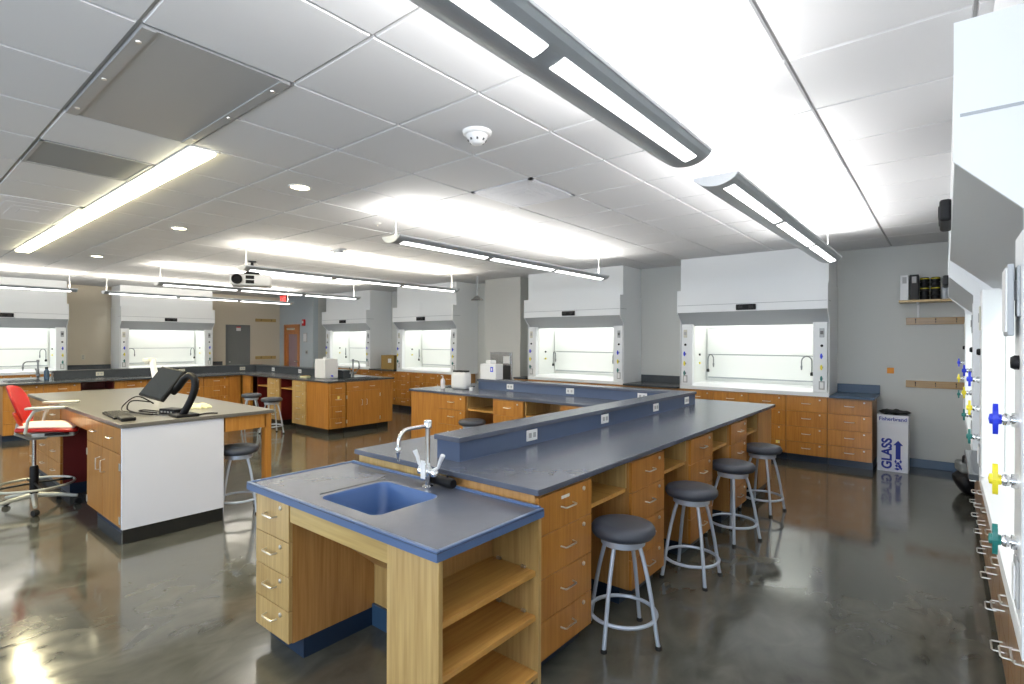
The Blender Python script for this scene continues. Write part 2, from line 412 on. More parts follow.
def door_cabinet(W, D, label, group, loc, rz, front='oak', body='oak_body', toe='navy', ztop=.72, ndoor=2, ndraw=2):
    t = thing('door_cabinet', loc, rz, label, 'cabinet', group)
    MB().box(.001, W - .001, 0, D, .10, .882).build('carcass', M[body], t)
    MB().box(.001, W - .001, .06, D, 0, .10).build('toe_base', M[toe], t)
    for k in range(ndraw):
        a, b = W * k / ndraw, W * (k + 1) / ndraw
        d = MB().box(a + .003, b - .003, -.02, 0, ztop + .002, .87, .0015, 1).build('drawer', M[front], t)
        handle_mb((a + b) / 2, -.02, .79, .09).build('handle', M['nickel'], d, True)
    for k in range(ndoor):
        a, b = W * k / ndoor, W * (k + 1) / ndoor
        d = MB().box(a + .003, b - .003, -.02, 0, .102, ztop - .002, .0015, 1).build('door', M[front], t)
        hx = b - .05 if k % 2 == 0 else a + .05
        MB().tube([(hx, -.02, .46), (hx, -.05, .465), (hx, -.05, .555), (hx, -.02, .56)], .0045, 6).build('handle', M['nickel'], d, True)
        ex = a if k % 2 == 0 else b
        for z in (.2, .62): MB().box(ex - .012, ex + .012, -.026, -.019, z - .03, z + .03, .002).build('hinge', M['nickel'], d)
    return t
def knee_shelf(W, D, label, group, loc, rz, back='oak_in', z=.705):
    """open cubby hung under the worktop between two cabinets"""
    t = thing('open_cubby', loc, rz, label, 'shelf', group)
    MB().box(.015, W - .015, .012, D, z - .011, z + .011).build('shelf', M['oak_shelf'], t)
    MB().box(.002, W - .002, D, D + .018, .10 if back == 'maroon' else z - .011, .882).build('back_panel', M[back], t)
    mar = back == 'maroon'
    for a in (.002, W - .014): MB().box(a, a + .012, .012, D, .10 if mar else z + .011, .882).build('cheek', M['maroon' if mar else 'oak_pale'], t)  # maroon version paints the cubby's shade on full-height sides
    return t
ORD = ['nearest', 'second nearest', 'third nearest', 'fourth nearest', 'fifth nearest', 'farthest']

def outlet(parent, M4, m='white'):
    mm = MB(); mm.box(-.036, .036, -.006, 0, -.058, .058, .003); bmesh.ops.transform(mm.bm, matrix=M4, verts=mm.bm.verts)
    p = mm.build('power_outlet', M[m], parent)
    mm = MB()
    for z in (-.024, .024): mm.box(-.016, .016, -.009, -.005, z - .015, z + .015, .003)
    bmesh.ops.transform(mm.bm, matrix=M4, verts=mm.bm.verts)
    mm.build('socket', M['tbar'], p)
ROT_Y = Matrix.Rotation(PI / 2, 4, 'Y')

# ---- near island (bench along Y)
FX = -1.475          # face of its cabinets
rzE = PI / 2         # local front (-y) turned to face +X
Ys = [(1.975, 2.455), (2.915, 3.395), (3.865, 4.345), (4.815, 5.295)]
GRP = 'oak four-drawer cabinets of the near bench'
desc = ['oak four-drawer cabinet in the near bench, beside the open shelves of the sink end', 'oak four-drawer cabinet between the first and second stools of the near bench', 'oak four-drawer cabinet between the second and third stools of the near bench', 'oak four-drawer cabinet between the third and fourth stools of the near bench']
c0 = drawer_cabinet(.48, .56, desc[0], GRP, loc=(FX, Ys[0][0], 0), rz=rzE)
for (a, b), l in zip(Ys[1:], desc[1:]): dup(c0, (FX, a, 0), rzE, l)
tagp = MB().box(.19, .26, -.0225, -.0195, .826, .841).build('name_label', M['white'], c0)
k0 = knee_shelf(.46, .5, 'open oak cubby under the worktop above the nearest stool', 'open cubbies of the near bench', (FX, 2.455, 0), rzE)
dup(k0, (FX, 3.395 + .005, 0), rzE, 'open oak cubby under the worktop above the second stool of the near bench')
dup(k0, (FX, 4.345 + .005, 0), rzE, 'open oak cubby under the worktop above the third stool of the near bench')
dup(k0, (FX, 5.295 + .01, 0), rzE, 'open oak cubby under the worktop above the farthest stool of the near bench')
t = thing('bench_end_panel', (FX, 5.765, 0), rzE, 'tall plain oak panel closing the far end of the near bench', 'panel', )
MB().box(0, .52, 0, .56, .10, .882).build('panel', M['oak_body'], t); MB().box(0, .50, .05, .56, 0, .10).build('toe_base', M['navy'], t)
t = thing('bench_core', (-2.45, 1.98, 0), 0, 'plain oak clad body of the near bench under the raised ledge behind the sink', 'bench body')
MB().box(-.41, .40, 0, 4.3, .10, .882).build('oak_cladding', M['oak_pale'], t); MB().box(-.36, .38, .02, 4.26, 0, .10).build('toe_base', M['navy'], t)

def worktop(name, rects, z0, z1, m, label, cat='worktop', bev=.004, edge=None):
    g = MB()
    for (a, b, c, d) in rects: g.box(a, b, c, d, z0, z1, bev)
    return tag(g.build(name, m), label, cat)
worktop('worktop', [(-2.891, -1.446, 1.964, 6.347)], .884, .914, M['slate'], 'long slate blue grey worktop of the near bench with the raised ledge running along it')
worktop('worktop', [(-5.963, -2.893, 4.955, 6.347)], .884, .914, M['slate'], "slate grey worktop of the near bench's far arm, under the front white device")
def ledge(label, uprights, tops, outs, m='slate', z=1.054, mo='white'):
    t = thing('raised_ledge', (0, 0, .9145), 0, label, 'ledge')
    g = MB()
    for r in uprights: g.box(*r, 0, z - .914 - .031)
    g.build('upstand', M['slate_up'] if m == 'slate' else M[m], t)
    g = MB()
    for r in tops: g.box(*r, z - .9145 - .030, z - .9145, .004)
    g.build('ledge_top', M[m], t)
    for (x, y, f) in outs:
        if f == 'E': M4 = Matrix.Translation((x, y, .063)) @ Matrix.Rotation(PI / 2, 4, 'Z') @ ROT_Y
        else: M4 = Matrix.Translation((x, y, .063)) @ ROT_Y
        outlet(t, M4, mo)
    return t
ledge('raised slate blue ledge with white outlets along the middle of the near bench', [(-2.31, -2.125, 2.135, 5.60)], [(-2.324, -2.112, 2.12, 5.568)], [(-2.1245, y, 'E') for y in (2.807, 3.778, 4.749, 5.52)])
ledge('raised slate blue ledge across the far arm of the near bench, behind the white boxes', [(-5.19, -2.312, 5.59, 5.77), (-2.312, -2.125, 5.605, 5.77)], [(-5.20, -2.112, 5.57, 5.785)], [(x, 5.5895, 'N') for x in (-4.6, -3.63, -2.66)])

# far arm of near bench: cabinets face the viewer (-Y)
FY = 4.98
GJ = 'oak cabinets in the far arm of the near bench'
door = thing('bench_end_panel', (-5.93, FY, 0), 0, 'plain oak panel at the free end of the far arm, under the soap bottle', 'panel')
MB().box(0, .57, 0, 1.33, .10, .882).build('panel', M['oak'], door); MB().box(.05, .57, .06, 1.28, 0, .10).build('toe_base', M['black_base'], door)
a = drawer_cabinet(.52, .56, 'oak four-drawer cabinet below the front white box on the far arm', GJ, loc=(-5.357, FY, 0), toe='black_base', zs=(.10, .28, .482, .686, .872))
knee_shelf(.47, .5, 'open oak cubby over the stool at the far arm of the near bench', 'open cubbies of the far arm', (-4.835, FY, 0), 0)
b = drawer_cabinet(.475, .56, 'oak four-drawer cabinet in the far arm between its two open cubbies', GJ, loc=(-4.36, FY, 0), toe='black_base')
knee_shelf(.52, .5, 'second open oak cubby in the far arm, toward the near bench', 'open cubbies of the far arm', (-3.88, FY, 0), 0)
dup(b, (-3.355, FY, 0), 0, 'oak four-drawer cabinet where the far arm meets the near bench')
t = thing('bench_core', (-5.35, 5.55, 0), 0, 'oak clad body behind the cabinets of the far arm', 'bench body')
MB().box(0, 2.47, .0, .76, .10, .882).build('oak_cladding', M['oak_in'], t); MB().box(0, 2.47, .02, .7, 0, .10).build('toe_base', M['navy'], t)

KXF = -11.32
# ---- left island K
GK = 'oak cabinets in the cross arm of the left bench'
KX1 = -8.018
worktop('worktop', [(-11.20, KX1, 4.93, 6.32)], .884, .914, M['slate_dark'], 'dark worktop of the cross arm of the left bench, holding the square white jug')
worktop('worktop', [(-12.90, -11.202, 1.33, 6.32)], .884, .914, M['slate_dark'], 'long dark worktop of the left bench with a sink at its near end')
ledge('raised dark ledge with ivory outlets along the left bench', [(-12.2, -12.012, 2.1, 5.60)], [(-12.215, -12.0, 2.08, 5.568)], [(-12.0115, y, 'E') for y in (2.75, 4.1, 5.3)], 'slate_dark', mo='ivory')
ledge('raised dark ledge with white outlets along the cross arm of the left bench', [(-12.2, -8.60, 5.605, 5.77)], [(-12.215, -8.58, 5.57, 5.785)], [(x, 5.5895, 'N') for x in (-11.2, -10.1, -9.1)], 'slate_dark')
KF = 4.96
t = thing('bench_end_panel', (-8.738, KF, 0), 0, 'plain oak panel at the near corner of the cross arm of the left bench', 'panel')
MB().box(0, .69, 0, .022, .10, .882).build('panel', M['oak'], t); MB().box(.02, .14, .022, .5, .10, .882).build('stile', M['oak_in'], t); MB().box(0, .14, .06, .5, 0, .10).build('toe_base', M['black_base'], t)
a = drawer_cabinet(.465, .56, 'pale oak four-drawer cabinet right of the two stools at the left bench', GK, loc=(-9.203, KF, 0), front='oak_pale', toe='black_base')
knee_shelf(.465, .5, 'open cubby with painted maroon shade inside above the right stool at the left bench', 'open cubbies of the left bench', (-9.67, KF, 0), 0, 'maroon')
dup(a, (-10.14, KF, 0), 0, 'pale oak four-drawer cabinet between the two stools at the left bench')
knee_shelf(.465, .5, 'open cubby with painted maroon shade inside above the left stool at the left bench', 'open cubbies of the left bench', (-10.61, KF, 0), 0, 'maroon')
t = thing('bench_end_panel', (KXF, 4.72, 0), rzE, 'oak filler panel at the end of the left bench run by the inner corner', 'panel')
MB().box(.002, .235, -.02, .05, .10, .882).build('panel', M['oak'], t); MB().box(.002, .235, .02, .05, 0, .10).build('toe_base', M['black_base'], t)
t = thing('bench_end_panel', (-11.24, KF, 0), 0, 'oak filler panel in the inner corner of the left bench', 'panel')
MB().box(0, .36, 0, .05, .10, .882).build('panel', M['oak'], t); MB().box(.0, .36, .02, .05, 0, .10).build('toe_base', M['black_base'], t)
t = thing('bench_core', (-12.6, 5.54, 0), 0, 'body with painted maroon shade behind the knee spaces of the left bench', 'bench body')
MB().box(0, 3.9, 0, .1, .10, .882).build('shade_panel', M['maroon'], t); MB().box(.4, 3.86, .0, .7, 0, .10).build('toe_base', M['black_base'], t)  # dark red panel stands in for the shade behind the knee spaces
# end of cross arm facing +X
a = drawer_cabinet(.29, .5, 'narrow oak drawer cabinet on the end of the cross arm, with a yellow sticker', None, loc=(KX1 - .02, 4.985, 0), rz=rzE, toe='black_base', locks=False)
MB().box(.13, .17, -.0225, -.0195, .60, .65).build('sticker', M['yellow_paper'], a)
door_cabinet(.70, .5, 'oak two-door cabinet under the sink on the end of the cross arm', None, (KX1 - .02, 5.295, 0), rzE, toe='black_base')
t = thing('bench_end_panel', (KX1 - .02, 6.0, 0), rzE, 'oak filler strip at the far corner of the cross arm end', 'panel')
MB().box(0, .29, 0, .5, .10, .882).build('panel', M['oak'], t); MB().box(0, .23, .06, .5, 0, .10).build('toe_base', M['black_base'], t)
# long side of left bench facing +X
GL = 'oak cabinets along the left bench'
names = [(1.37, 'at the near end, behind the red chair'), (1.85, 'second from the near end, behind the red chair')]
a = drawer_cabinet(.48, .56, 'oak four-drawer cabinet in the left bench ' + names[0][1], GL, loc=(KXF, 1.37, 0), rz=rzE, toe='navy')
dup(a, (KXF, 1.85, 0), rzE, 'oak four-drawer cabinet in the left bench ' + names[1][1])
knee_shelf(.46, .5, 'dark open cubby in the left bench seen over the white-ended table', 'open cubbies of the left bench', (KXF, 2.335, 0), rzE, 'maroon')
for k, y in enumerate((2.80, 3.28, 3.76, 4.24)):
    dup(a, (KXF, y, 0), rzE, 'oak left bench cabinet, ' + ['left of the tilted screen', 'behind the tilted screen', 'right of the tilted screen', 'next to the inner corner'][k])
t = thing('bench_core', (-12.0, 1.37, 0), 0, 'oak clad body of the left bench under its ledge', 'bench body')
MB().box(-.86, .10, 0, 4.1, .10, .882).build('oak_cladding', M['oak_pale'], t); MB().box(-.8, .10, .06, 4.1, 0, .10).build('toe_base', M['navy'], t)

# ------------------------------------------------------------------ sink end of near island
g = MB()
X0, X1, Y0, Y1 = -2.905, -1.412, 1.305, 1.962
bx0, bx1, by0, by1 = -2.365, -1.915, 1.405, 1.80
t = thing('sink_worktop', (0, 0, 0), 0, "lower slate blue sink worktop with moulded basin at the near bench's end", 'sink counter')
zt, zb = .836, .800
def rounded(x0, x1, y0, y1, r, n=6):
    out = []
    for cx, cy, a in ((x1 - r, y1 - r, 0), (x0 + r, y1 - r, PI / 2), (x0 + r, y0 + r, PI), (x1 - r, y0 + r, 1.5 * PI)):
        for k in range(n + 1): out.append((cx + r * math.cos(a + PI / 2 * k / n), cy + r * math.sin(a + PI / 2 * k / n)))
    return out
# top skin: four slabs round the opening plus a rounded fillet in each of its corners
inner = rounded(bx0, bx1, by0, by1, .05); n = len(inner)
g.box(X0 + .002, bx0, Y0 + .002, Y1, zt - .006, zt).box(bx1, X1 - .002, Y0 + .002, Y1, zt - .006, zt).box(bx0, bx1, Y0, by0, zt - .006, zt).box(bx0, bx1, by1, Y1, zt - .006, zt)
for q, (cx, cy) in enumerate(((bx1, by1), (bx0, by1), (bx0, by0), (bx1, by0))):
    g.prism([(cx, cy)] + inner[q * 7:q * 7 + 7], 'Z', zt - .006, zt)
g.build('top_skin', M['slate'], t)
g = MB()
g.box(X0, X1, Y0, Y0 + .012, zb, zt - .0065).box(X0, X0 + .012, Y0 + .012, Y1, zb, zt - .0065).box(X1 - .012, X1, Y0 + .012, Y1, zb, zt - .0065)
g.box(X0 + .012, X1 - .012, Y0 + .012, by0 - .03, zb, zt - .01).box(X0 + .012, X1 - .012, by1 + .03, Y1, zb, zt - .01)
g.build('front_edge', M['slate_edge'], t)
g = MB()     # raised marine lip all round
lip = .005
g.box(X0, X1, Y0, Y0 + .018, zt - .004, zt + lip, .003).box(X0, X0 + .018, Y0 + .018, Y1, zt - .004, zt + lip, .003).box(X1 - .018, X1, Y0 + .018, Y1, zt - .004, zt + lip, .003).box(X0 + .018, X1 - .018, Y1 - .018, Y1, zt - .004, zt + lip + .006, .003)
g.build('raised_lip', M['slate_edge'], t)
g = MB()     # basin
lv = [(0, zt, .05), (.008, zt - .012, .05), (.02, .70, .05), (.05, .655, .06), (.09, .648, .06)]
prev = None
for ins, z, r in lv:
    ring = [g.bm.verts.new((x, y, z)) for x, y in rounded(bx0 + ins, bx1 - ins, by0 + ins, by1 - ins, r)]
    if prev:
        for k in range(n): g.bm.faces.new((prev[k], prev[(k + 1) % n], ring[(k + 1) % n], ring[k]))
    prev = ring
g.bm.faces.new(prev)
bas = g.build('basin', M['blue_basin'], t, True)
MB().lathe([(0, .6475), (.045, .6485), (.048, .652), (.03, .6515), (0, .650)], 20, (-2.14, 1.60)).build('drain', M['black'], bas)
# drain trough line at the basin's left/front
MB().tube([(bx0 - .035, by0 + .03, zt + .0008), (bx0 - .035, by1 - .02, zt + .0008), (bx0 - .01, by1 + .015, zt + .0008)], .0025, 5).build('drain_groove', M['slate_dark'], t)

drawer_cabinet(.345, .50, 'narrow pale oak four-drawer cabinet at the left of the open knee space under the sink', None, zs=(.10, .26, .43, .60, .795), loc=(-2.84, 1.345, 0), front='oak_pale', body='oak_body', lock_dx=.08)
for o in [o for o in COL.objects if o.name.startswith('drawer_cabinet') and o.get('label', '').startswith('narrow pale')]:
    for c in o.children:
        if c.name.startswith('carcass'):
            g = MB().box(.001, .344, 0, .58, .10, .798); me = bpy.data.meshes.new('carcass'); bmesh.ops.recalc_face_normals(g.bm, faces=g.bm.faces); g.bm.to_mesh(me); me.materials.append(M['oak_body']); c.data = me
t = thing('sink_apron', (-2.495, 1.33, 0), 0, 'pale oak rail under the front edge of the sink worktop', 'apron')
MB().box(0, .772, 0, .02, .705, .798, .0015, 1).build('rail', M['oak_h'], t)
t = thing('knee_back_panel', (-2.495, 1.83, 0), 0, 'pale oak panel with navy base behind the knee space under the sink', 'panel')
MB().box(0, .765, 0, .05, .12, .798).build('panel', M['oak_pale'], t)
MB().box(0, .765, -.015, .05, 0, .12).build('toe_base', M['navy_skirt'], t)
MB().prism([(-.002, .34), (-.33, .63), (-.31, .64), (-.002, .37)], 'X', .0, .765).build('sloped_cover', M['oak_in'], t)
t = thing('open_shelf_unit', (-1.725, 1.325, 0), 0, 'open pale oak shelf unit carrying the right side of the sink worktop', 'shelf unit')
MB().box(0, .30, 0, .022, 0, .798, .001, 1).build('end_panel', M['oak_pale'], t)
MB().box(0, .02, .022, .63, 0, .798).build('back_panel', M['oak_in'], t)
MB().box(0, .30, .612, .634, 0.0, .798).build('side_panel', M['oak_pale'], t)
for z in (.10, .352, .555):
    MB().box(.02, .285 if z > .2 else .30, .024, .611, z - .025, z, .001, 1).build('shelf', M['oak_shelf'], t)
    if z > .2:
        for x in (.07, .22): MB().box(x - .012, x + .012, .597, .611, z, z + .012, .002).build('shelf_clip', M['nickel'], t)
MB().box(.02, .28, .03, .6, 0, .075).build('toe_base', M['navy'], t)

# lab faucet
def faucet(x, y, z, label, m='chrome', tagm=True, rz=0, H=.35):
    t = thing('faucet', (x, y, z), rz, label, 'faucet')
    MB().lathe([(0, 0), (.028, 0), (.03, .008), (.018, .014), (.018, .05), (.026, .06), (.026, .1), (.016, .112), (.0125, .13), (.0125, H - .045), (.02, H - .04), (.021, H - .005), (.017, H), (0, H)], 20).build('column', M[m], t, True)
    hs = H - .03
    pts = [(0, 0, hs), (0, -.09, hs)] + [(0, -.13 - .06 * math.sin(a), hs - .06 + .06 * math.cos(a)) for a in [PI / 2 * k / 6 for k in range(7)]] + [(0, -.192, hs - .085)]
    MB().tube(pts, .010, 10).build('spout', M[m], t, True)
    MB().lathe([(.006, 0), (.009, .03), (.014, .04), (.015, .06), (.012, .068), (0, .07)], 14, (0, -.192), Matrix.Translation((0, 0, hs - .15))).build('nozzle', M['chrome' if m == 'chrome' else m], t, True)
    for s in (-1, 1):
        v = MB().tube([(0, 0, .08), (s * .045, 0, .08)], .011, 10)
        v.lathe([(0, 0), (.02, 0), (.022, .02), (.014, .035), (0, .036)], 14, (s * .052, 0), Matrix.Translation((0, 0, .066))).build('valve', M[m], t, True)
        MB().tube([(s * .052, 0, .10), (s * .085 if s > 0 else -.062, -.005, .115), (s * .105 if s > 0 else -.068, -.01, .15), (s * .13 if s > 0 else -.085, -.015, .185)], [.008, .008, .010, .013], 8).build('blade_handle', M['white' if tagm else m], t, True)
    if tagm:
        MB().box(-.018, .018, -.034, -.031, .05, .145, .002).build('paper_tag', M['white'], t)
    return t
faucet(-2.09, 1.865, .836, 'chrome lab faucet with wing handles and a paper tag behind the near basin')
t = thing('eyewash_hose', (-2.035, 1.912, .843), 0, 'black rubber hose grip lying behind the near chrome faucet', 'hose')
MB().tube([(-.11, 0, .028), (-.06, 0, .028), (.0, -.003, .028), (.08, -.01, .028), (.10, -.012, .028)], [.022, .026, .024, .027, .022], 12).build('grip', M['black'], t, True)
MB().tube([(.02, .02, .05), (.035, 0.005, .06), (.05, -.005, .056)], .006, 8).build('lever', M['black'], t, True)

# ------------------------------------------------------------------ teacher table
TX, TY0, TY1, TX0, TZ = -4.947, 1.264, 2.482, -8.62, .942
t = thing('worktop_table', (TX, TY0, 0), 0, 'long oak demonstration table with grey top and a white end panel', 'table')
L = TX - TX0; Wd = TY1 - TY0
MB().box(-L, 0, 0, Wd, TZ - .032, TZ, .004).build('table_top', M['slate_grey'], t)
MB().box(-.04, -.012, .012, .765, .115, TZ - .034, .002, 1).build('end_panel', M['white_panel'], t)
MB().box(-.055, -.016, .02, .76, 0, .115).build('base_plinth', M['black_base'], t)
MB().box(-.05, -.02, .78, Wd - .07, TZ - .16, TZ - .034).build('apron', M['oak'], t)
MB().box(-L + .03, -.1, Wd - .05, Wd - .02, TZ - .16, TZ - .034).build('apron', M['oak'], t)
for x in (-.085, -1.9, -L + .02): MB().box(x, x + .065, Wd - .085, Wd - .02, 0, TZ - .034, .003).build('leg', M['oak'], t)
# right pedestal: drawers over doors
W1 = 1.0
def fd(x0, x1, z0, z1, name, kind):
    d = MB().box(x0 + .003, x1 - .003, .012, .032, z0 + .002, z1 - .002, .0015, 1).build(name, M['oak'], t)
    if kind == 'drawer': handle_mb((x0 + x1) / 2, .012, (z0 + z1) / 2 + .01, .1).build('handle', M['nickel'], d, True)
    elif kind:
        hx = x0 + .07 if kind == 'L' else x1 - .07
        MB().tube([(hx, .012, .50), (hx, -.02, .505), (hx, -.02, .60), (hx, .012, .605)], .005, 6).build('handle', M['nickel'], d, True)
        ex = x1 - .012 if kind == 'L' else x0 + .012
        for z in (.18, .60): MB().box(ex - .014, ex + .014, .006, .013, z - .03, z + .03, .002).build('hinge', M['nickel'], d)
    return d
MB().box(-W1 - .03, -.056, .033, .73, .115, TZ - .034).build('pedestal', M['oak_body'], t)
MB().box(-W1 - .03, -.056, .09, .73, 0, .115).build('pedestal_base', M['navy'], t)
xm = -.056 - (W1 - .026) / 2
fd(xm, -.056, .70, TZ - .04, 'drawer', 'drawer'); fd(-W1 - .03, xm, .70, TZ - .04, 'drawer', 'drawer')
fd(xm, -.056, .12, .70, 'door', 'L'); fd(-W1 - .03, xm, .12, .70, 'door', 'R')
MB().box(-2.05, -W1 - .032, .02, .04, TZ - .16, TZ - .034).build('apron', M['oak'], t)
MB().box(-2.05, -W1 - .032, .60, .62, .115, TZ - .034).build('knee_back', M['maroon'], t)  # oak in shade, painted dark red
MB().box(-2.049, -2.043, .034, .60, .115, TZ - .034).build('knee_shade_panel', M['maroon'], t)  # thin panel added to paint the knee space's shade on the pedestal side
MB().box(-2.05, -W1 - .032, .60, .64, 0, .115).build('knee_base', M['black_base'], t)
MB().box(-L + .05, -2.05, .033, .73, .115, TZ - .034).build('pedestal', M['oak_body'], t)
MB().box(-L + .05, -2.05, .09, .73, 0, .115).build('pedestal_base', M['navy'], t)
xs = [-2.05 - (L - .05 - 2.05) * k / 3 for k in range(4)]
for k in range(3):
    zz = (.12, .33, .52, .71, TZ - .04)
    for a, b in zip(zz, zz[1:]): fd(xs[k + 1], xs[k], a, b, 'drawer', 'drawer')

# tilted touch screen on its arm
t = thing('touch_monitor', (-5.22, 1.80, TZ), 0, 'black touch screen tilted back on a curved black stand on the white-ended table', 'monitor')
MB().box(.02, .22, -.13, .05, 0, .022, .008).build('base_plate', M['black'], t)
g = MB()
for s in (-.03,):
    pts = [(.14, -.06, .01), (.165, -.05, .05), (.205, -.025, .127), (.234, 0, .23), (.232, .002, .315), (.185, -.017, .352), (.115, -.033, .325), (.035, -.055, .25), (-.04, -.07, .20)]
    P = [Vector(p) for p in pts]; dense = []
    for i in range(len(P) - 1):
        for k in range(5):
            u = k / 5; p0 = P[max(i - 1, 0)]; p1 = P[i]; p2 = P[i + 1]; p3 = P[min(i + 2, len(P) - 1)]
            dense.append(.5 * ((2 * p1) + (p2 - p0) * u + (2 * p0 - 5 * p1 + 4 * p2 - p3) * u * u + (3 * p1 - p0 - 3 * p2 + p3) * u ** 3))
    dense.append(P[-1]); g.tube(dense, .030, 10)
g.build('curved_arm', M['black'], t, True)
# screen leans back and faces the presenter's side of the table
c = Vector((-.199, -.115, .277))
ux = Vector((.418, .047, -.029)).normalized(); up_ = Vector((-.003, .193, .252))
up_ = (up_ - ux * up_.dot(ux)).normalized(); nrm = ux.cross(up_)
R3 = Matrix((ux, up_, nrm)).transposed().to_4x4(); R3.translation = c
def panel(x0, x1, y0, y1, z0, z1, bev, name, m, par):
    g = MB().box(x0, x1, y0, y1, z0, z1, bev); bmesh.ops.transform(g.bm, matrix=R3, verts=g.bm.verts); return g.build(name, m, par)
sh = panel(-.212, .212, -.157, .157, -.035, 0, .008, 'display_housing', M['black'], t)
panel(-.197, .197, -.142, .142, .0, .002, 0, 'screen', M['screen'], sh)
panel(-.07, .07, -.07, .07, -.07, -.035, .006, 'mount_block', M['black'], sh)
# dock, keyboard, cables, cloth, document camera
t = thing('docking_box', (-5.36, 1.76, TZ), .3, 'small black connector box under the tilted screen', 'electronics box')
MB().box(-.10, .10, -.06, .06, 0, .045, .006).build('case', M['black'], t)
for x in (-.06, -.02, .02, .06): MB().box(x - .01, x + .01, -.064, -.06, .012, .026).build('port', M['nickel'], t)
t = thing('keyboard', (-5.54, 1.395, TZ), math.radians(-4), 'flat black keyboard lying near the left corner of the screen', 'keyboard')
MB().box(-.24, .24, -.07, .07, 0, .018, .005).build('case', M['black'], t)
g = MB()
for r in range(5):
    for k in range(14): g.box(-.225 + k * .032, -.225 + k * .032 + .026, -.058 + r * .0235, -.058 + r * .0235 + .019, .018, .024)
kk = g.build('keys', M['binder_dark'], t)
t = thing('card_reader', (-5.20, 1.37, TZ), math.radians(-6), 'small black box at the right end of the keyboard', 'device')
MB().box(-.09, .09, -.05, .05, 0, .028, .006).build('case', M['black'], t)
MB().box(-.07, .07, -.03, .03, .028, .030).build('pad', M['binder_dark'], t)
cab = [[(-5.40, 1.62, .10), (-5.62, 1.56, .15), (-5.88, 1.53, .06), (-5.80, 1.50, .008), (-5.5, 1.56, .008), (-5.36, 1.60, .010)],
       [(-5.34, 1.58, .12), (-5.55, 1.50, .12), (-5.68, 1.50, .04), (-5.56, 1.52, .018), (-5.3, 1.55, .018), (-5.2, 1.60, .02)],
       [(-5.50, 1.72, .008), (-5.75, 1.66, .008), (-5.70, 1.60, .008), (-5.45, 1.66, .008)],
       [(-5.04, 1.86, .008), (-5.08, 1.95, .008), (-5.02, 2.00, .008)]]
for k, pts in enumerate(cab):
    P = [Vector(p) for p in pts]; dense = []
    for i in range(len(P) - 1):
        for q in range(6):
            u = q / 6; p0 = P[max(i - 1, 0)]; p1 = P[i]; p2 = P[i + 1]; p3 = P[min(i + 2, len(P) - 1)]
            dense.append(.5 * ((2 * p1) + (p2 - p0) * u + (2 * p0 - 5 * p1 + 4 * p2 - p3) * u * u + (3 * p1 - p0 - 3 * p2 + p3) * u ** 3))
    dense.append(P[-1])
    o = MB().tube([(p.x, p.y, max(p.z, .0075) + TZ) for p in dense], .006, 6).build('cable', M['black'], None, True)
    tag(o, ['black cable looping out left from the tilted screen', 'black cable hanging in a tight loop under the tilted screen', 'black cable coiled flat on the table in front of the screen', 'short black cable trailing right past the screen stand toward the cloth'][k], 'cable', 'black cables on the demonstration table')
g = MB()
bmesh.ops.create_icosphere(g.bm, subdivisions=4, radius=1)
for v in g.bm.verts:
    r = 1 + .22 * math.sin(5 * v.co.x + 2 * v.co.y) * math.cos(4 * v.co.y) + .1 * math.sin(11 * v.co.x * v.co.y)
    v.co = Vector((v.co.x * .12 * r, v.co.y * .085 * r, max(v.co.z, -.1) * .04 * r + .004))
o = g.build('cleaning_cloth', M['cloth'], None, True); o.location = (-5.62, 2.08, TZ); tag(o, 'crumpled pale yellow cloth on the table right of the screen stand', 'cloth')
t = thing('document_camera', (-6.85, 2.10, TZ), math.radians(20), 'white document camera arm rising behind the tilted screen', 'document camera')
MB().box(-.06, .08, -.06, .06, 0, .03, .01).build('base', M['white'], t)
MB().prism([(-.02, .03), (.04, .03), (-.07, .44), (-.12, .44)], 'Y', -.02, .02).build('arm', M['white'], t)
MB().box(-.19, -.09, -.045, .045, .41, .45, .008).box(-.18, -.12, -.03, .03, .385, .41, .006).build('camera_head', M['ivory'], t)

# ------------------------------------------------------------------ stools
def make_stool(loc, rz, label, group):
    t = thing('lab_stool', loc, rz, label, 'stool', group)
    MB().lathe([(0, .548), (.14, .548), (.160, .556), (.172, .575), (.172, .592), (.160, .610), (.135, .618), (.1, .621), (0, .621)], 40).build('seat', M['seat'], t, True)
    MB().lathe([(0, .505), (.112, .505), (.118, .51), (.120, .547), (0, .547)], 32).build('seat_plate', M['silver'], t, True)
    for k in range(4):
        a = k * PI / 2; ca, sa = math.cos(a), math.sin(a)
        prof = [(.095, .52), (.118, .45), (.142, .36), (.163, .26), (.182, .15), (.196, .06), (.205, .012)]
        lg = MB().tube([(r * ca, r * sa, z) for r, z in prof], .0115, 10).build('leg', M['silver'], t, True)
        MB().lathe([(0, 0), (.017, 0), (.018, .008), (.014, .018), (0, .018)], 12, (.206 * ca, .206 * sa)).build('foot', M['rubber'], lg, True)
    R = .178
    MB().tube([(R * math.cos(2 * PI * k / 40), R * math.sin(2 * PI * k / 40), .135) for k in range(40)], .0105, 8, closed=True).build('foot_ring', M['silver'], t, True)
    return t
SG = 'round backless lab stools'
s0 = make_stool((-1.355, 2.615, 0), .0, 'nearest round stool with charcoal seat, tucked under the near bench', SG)
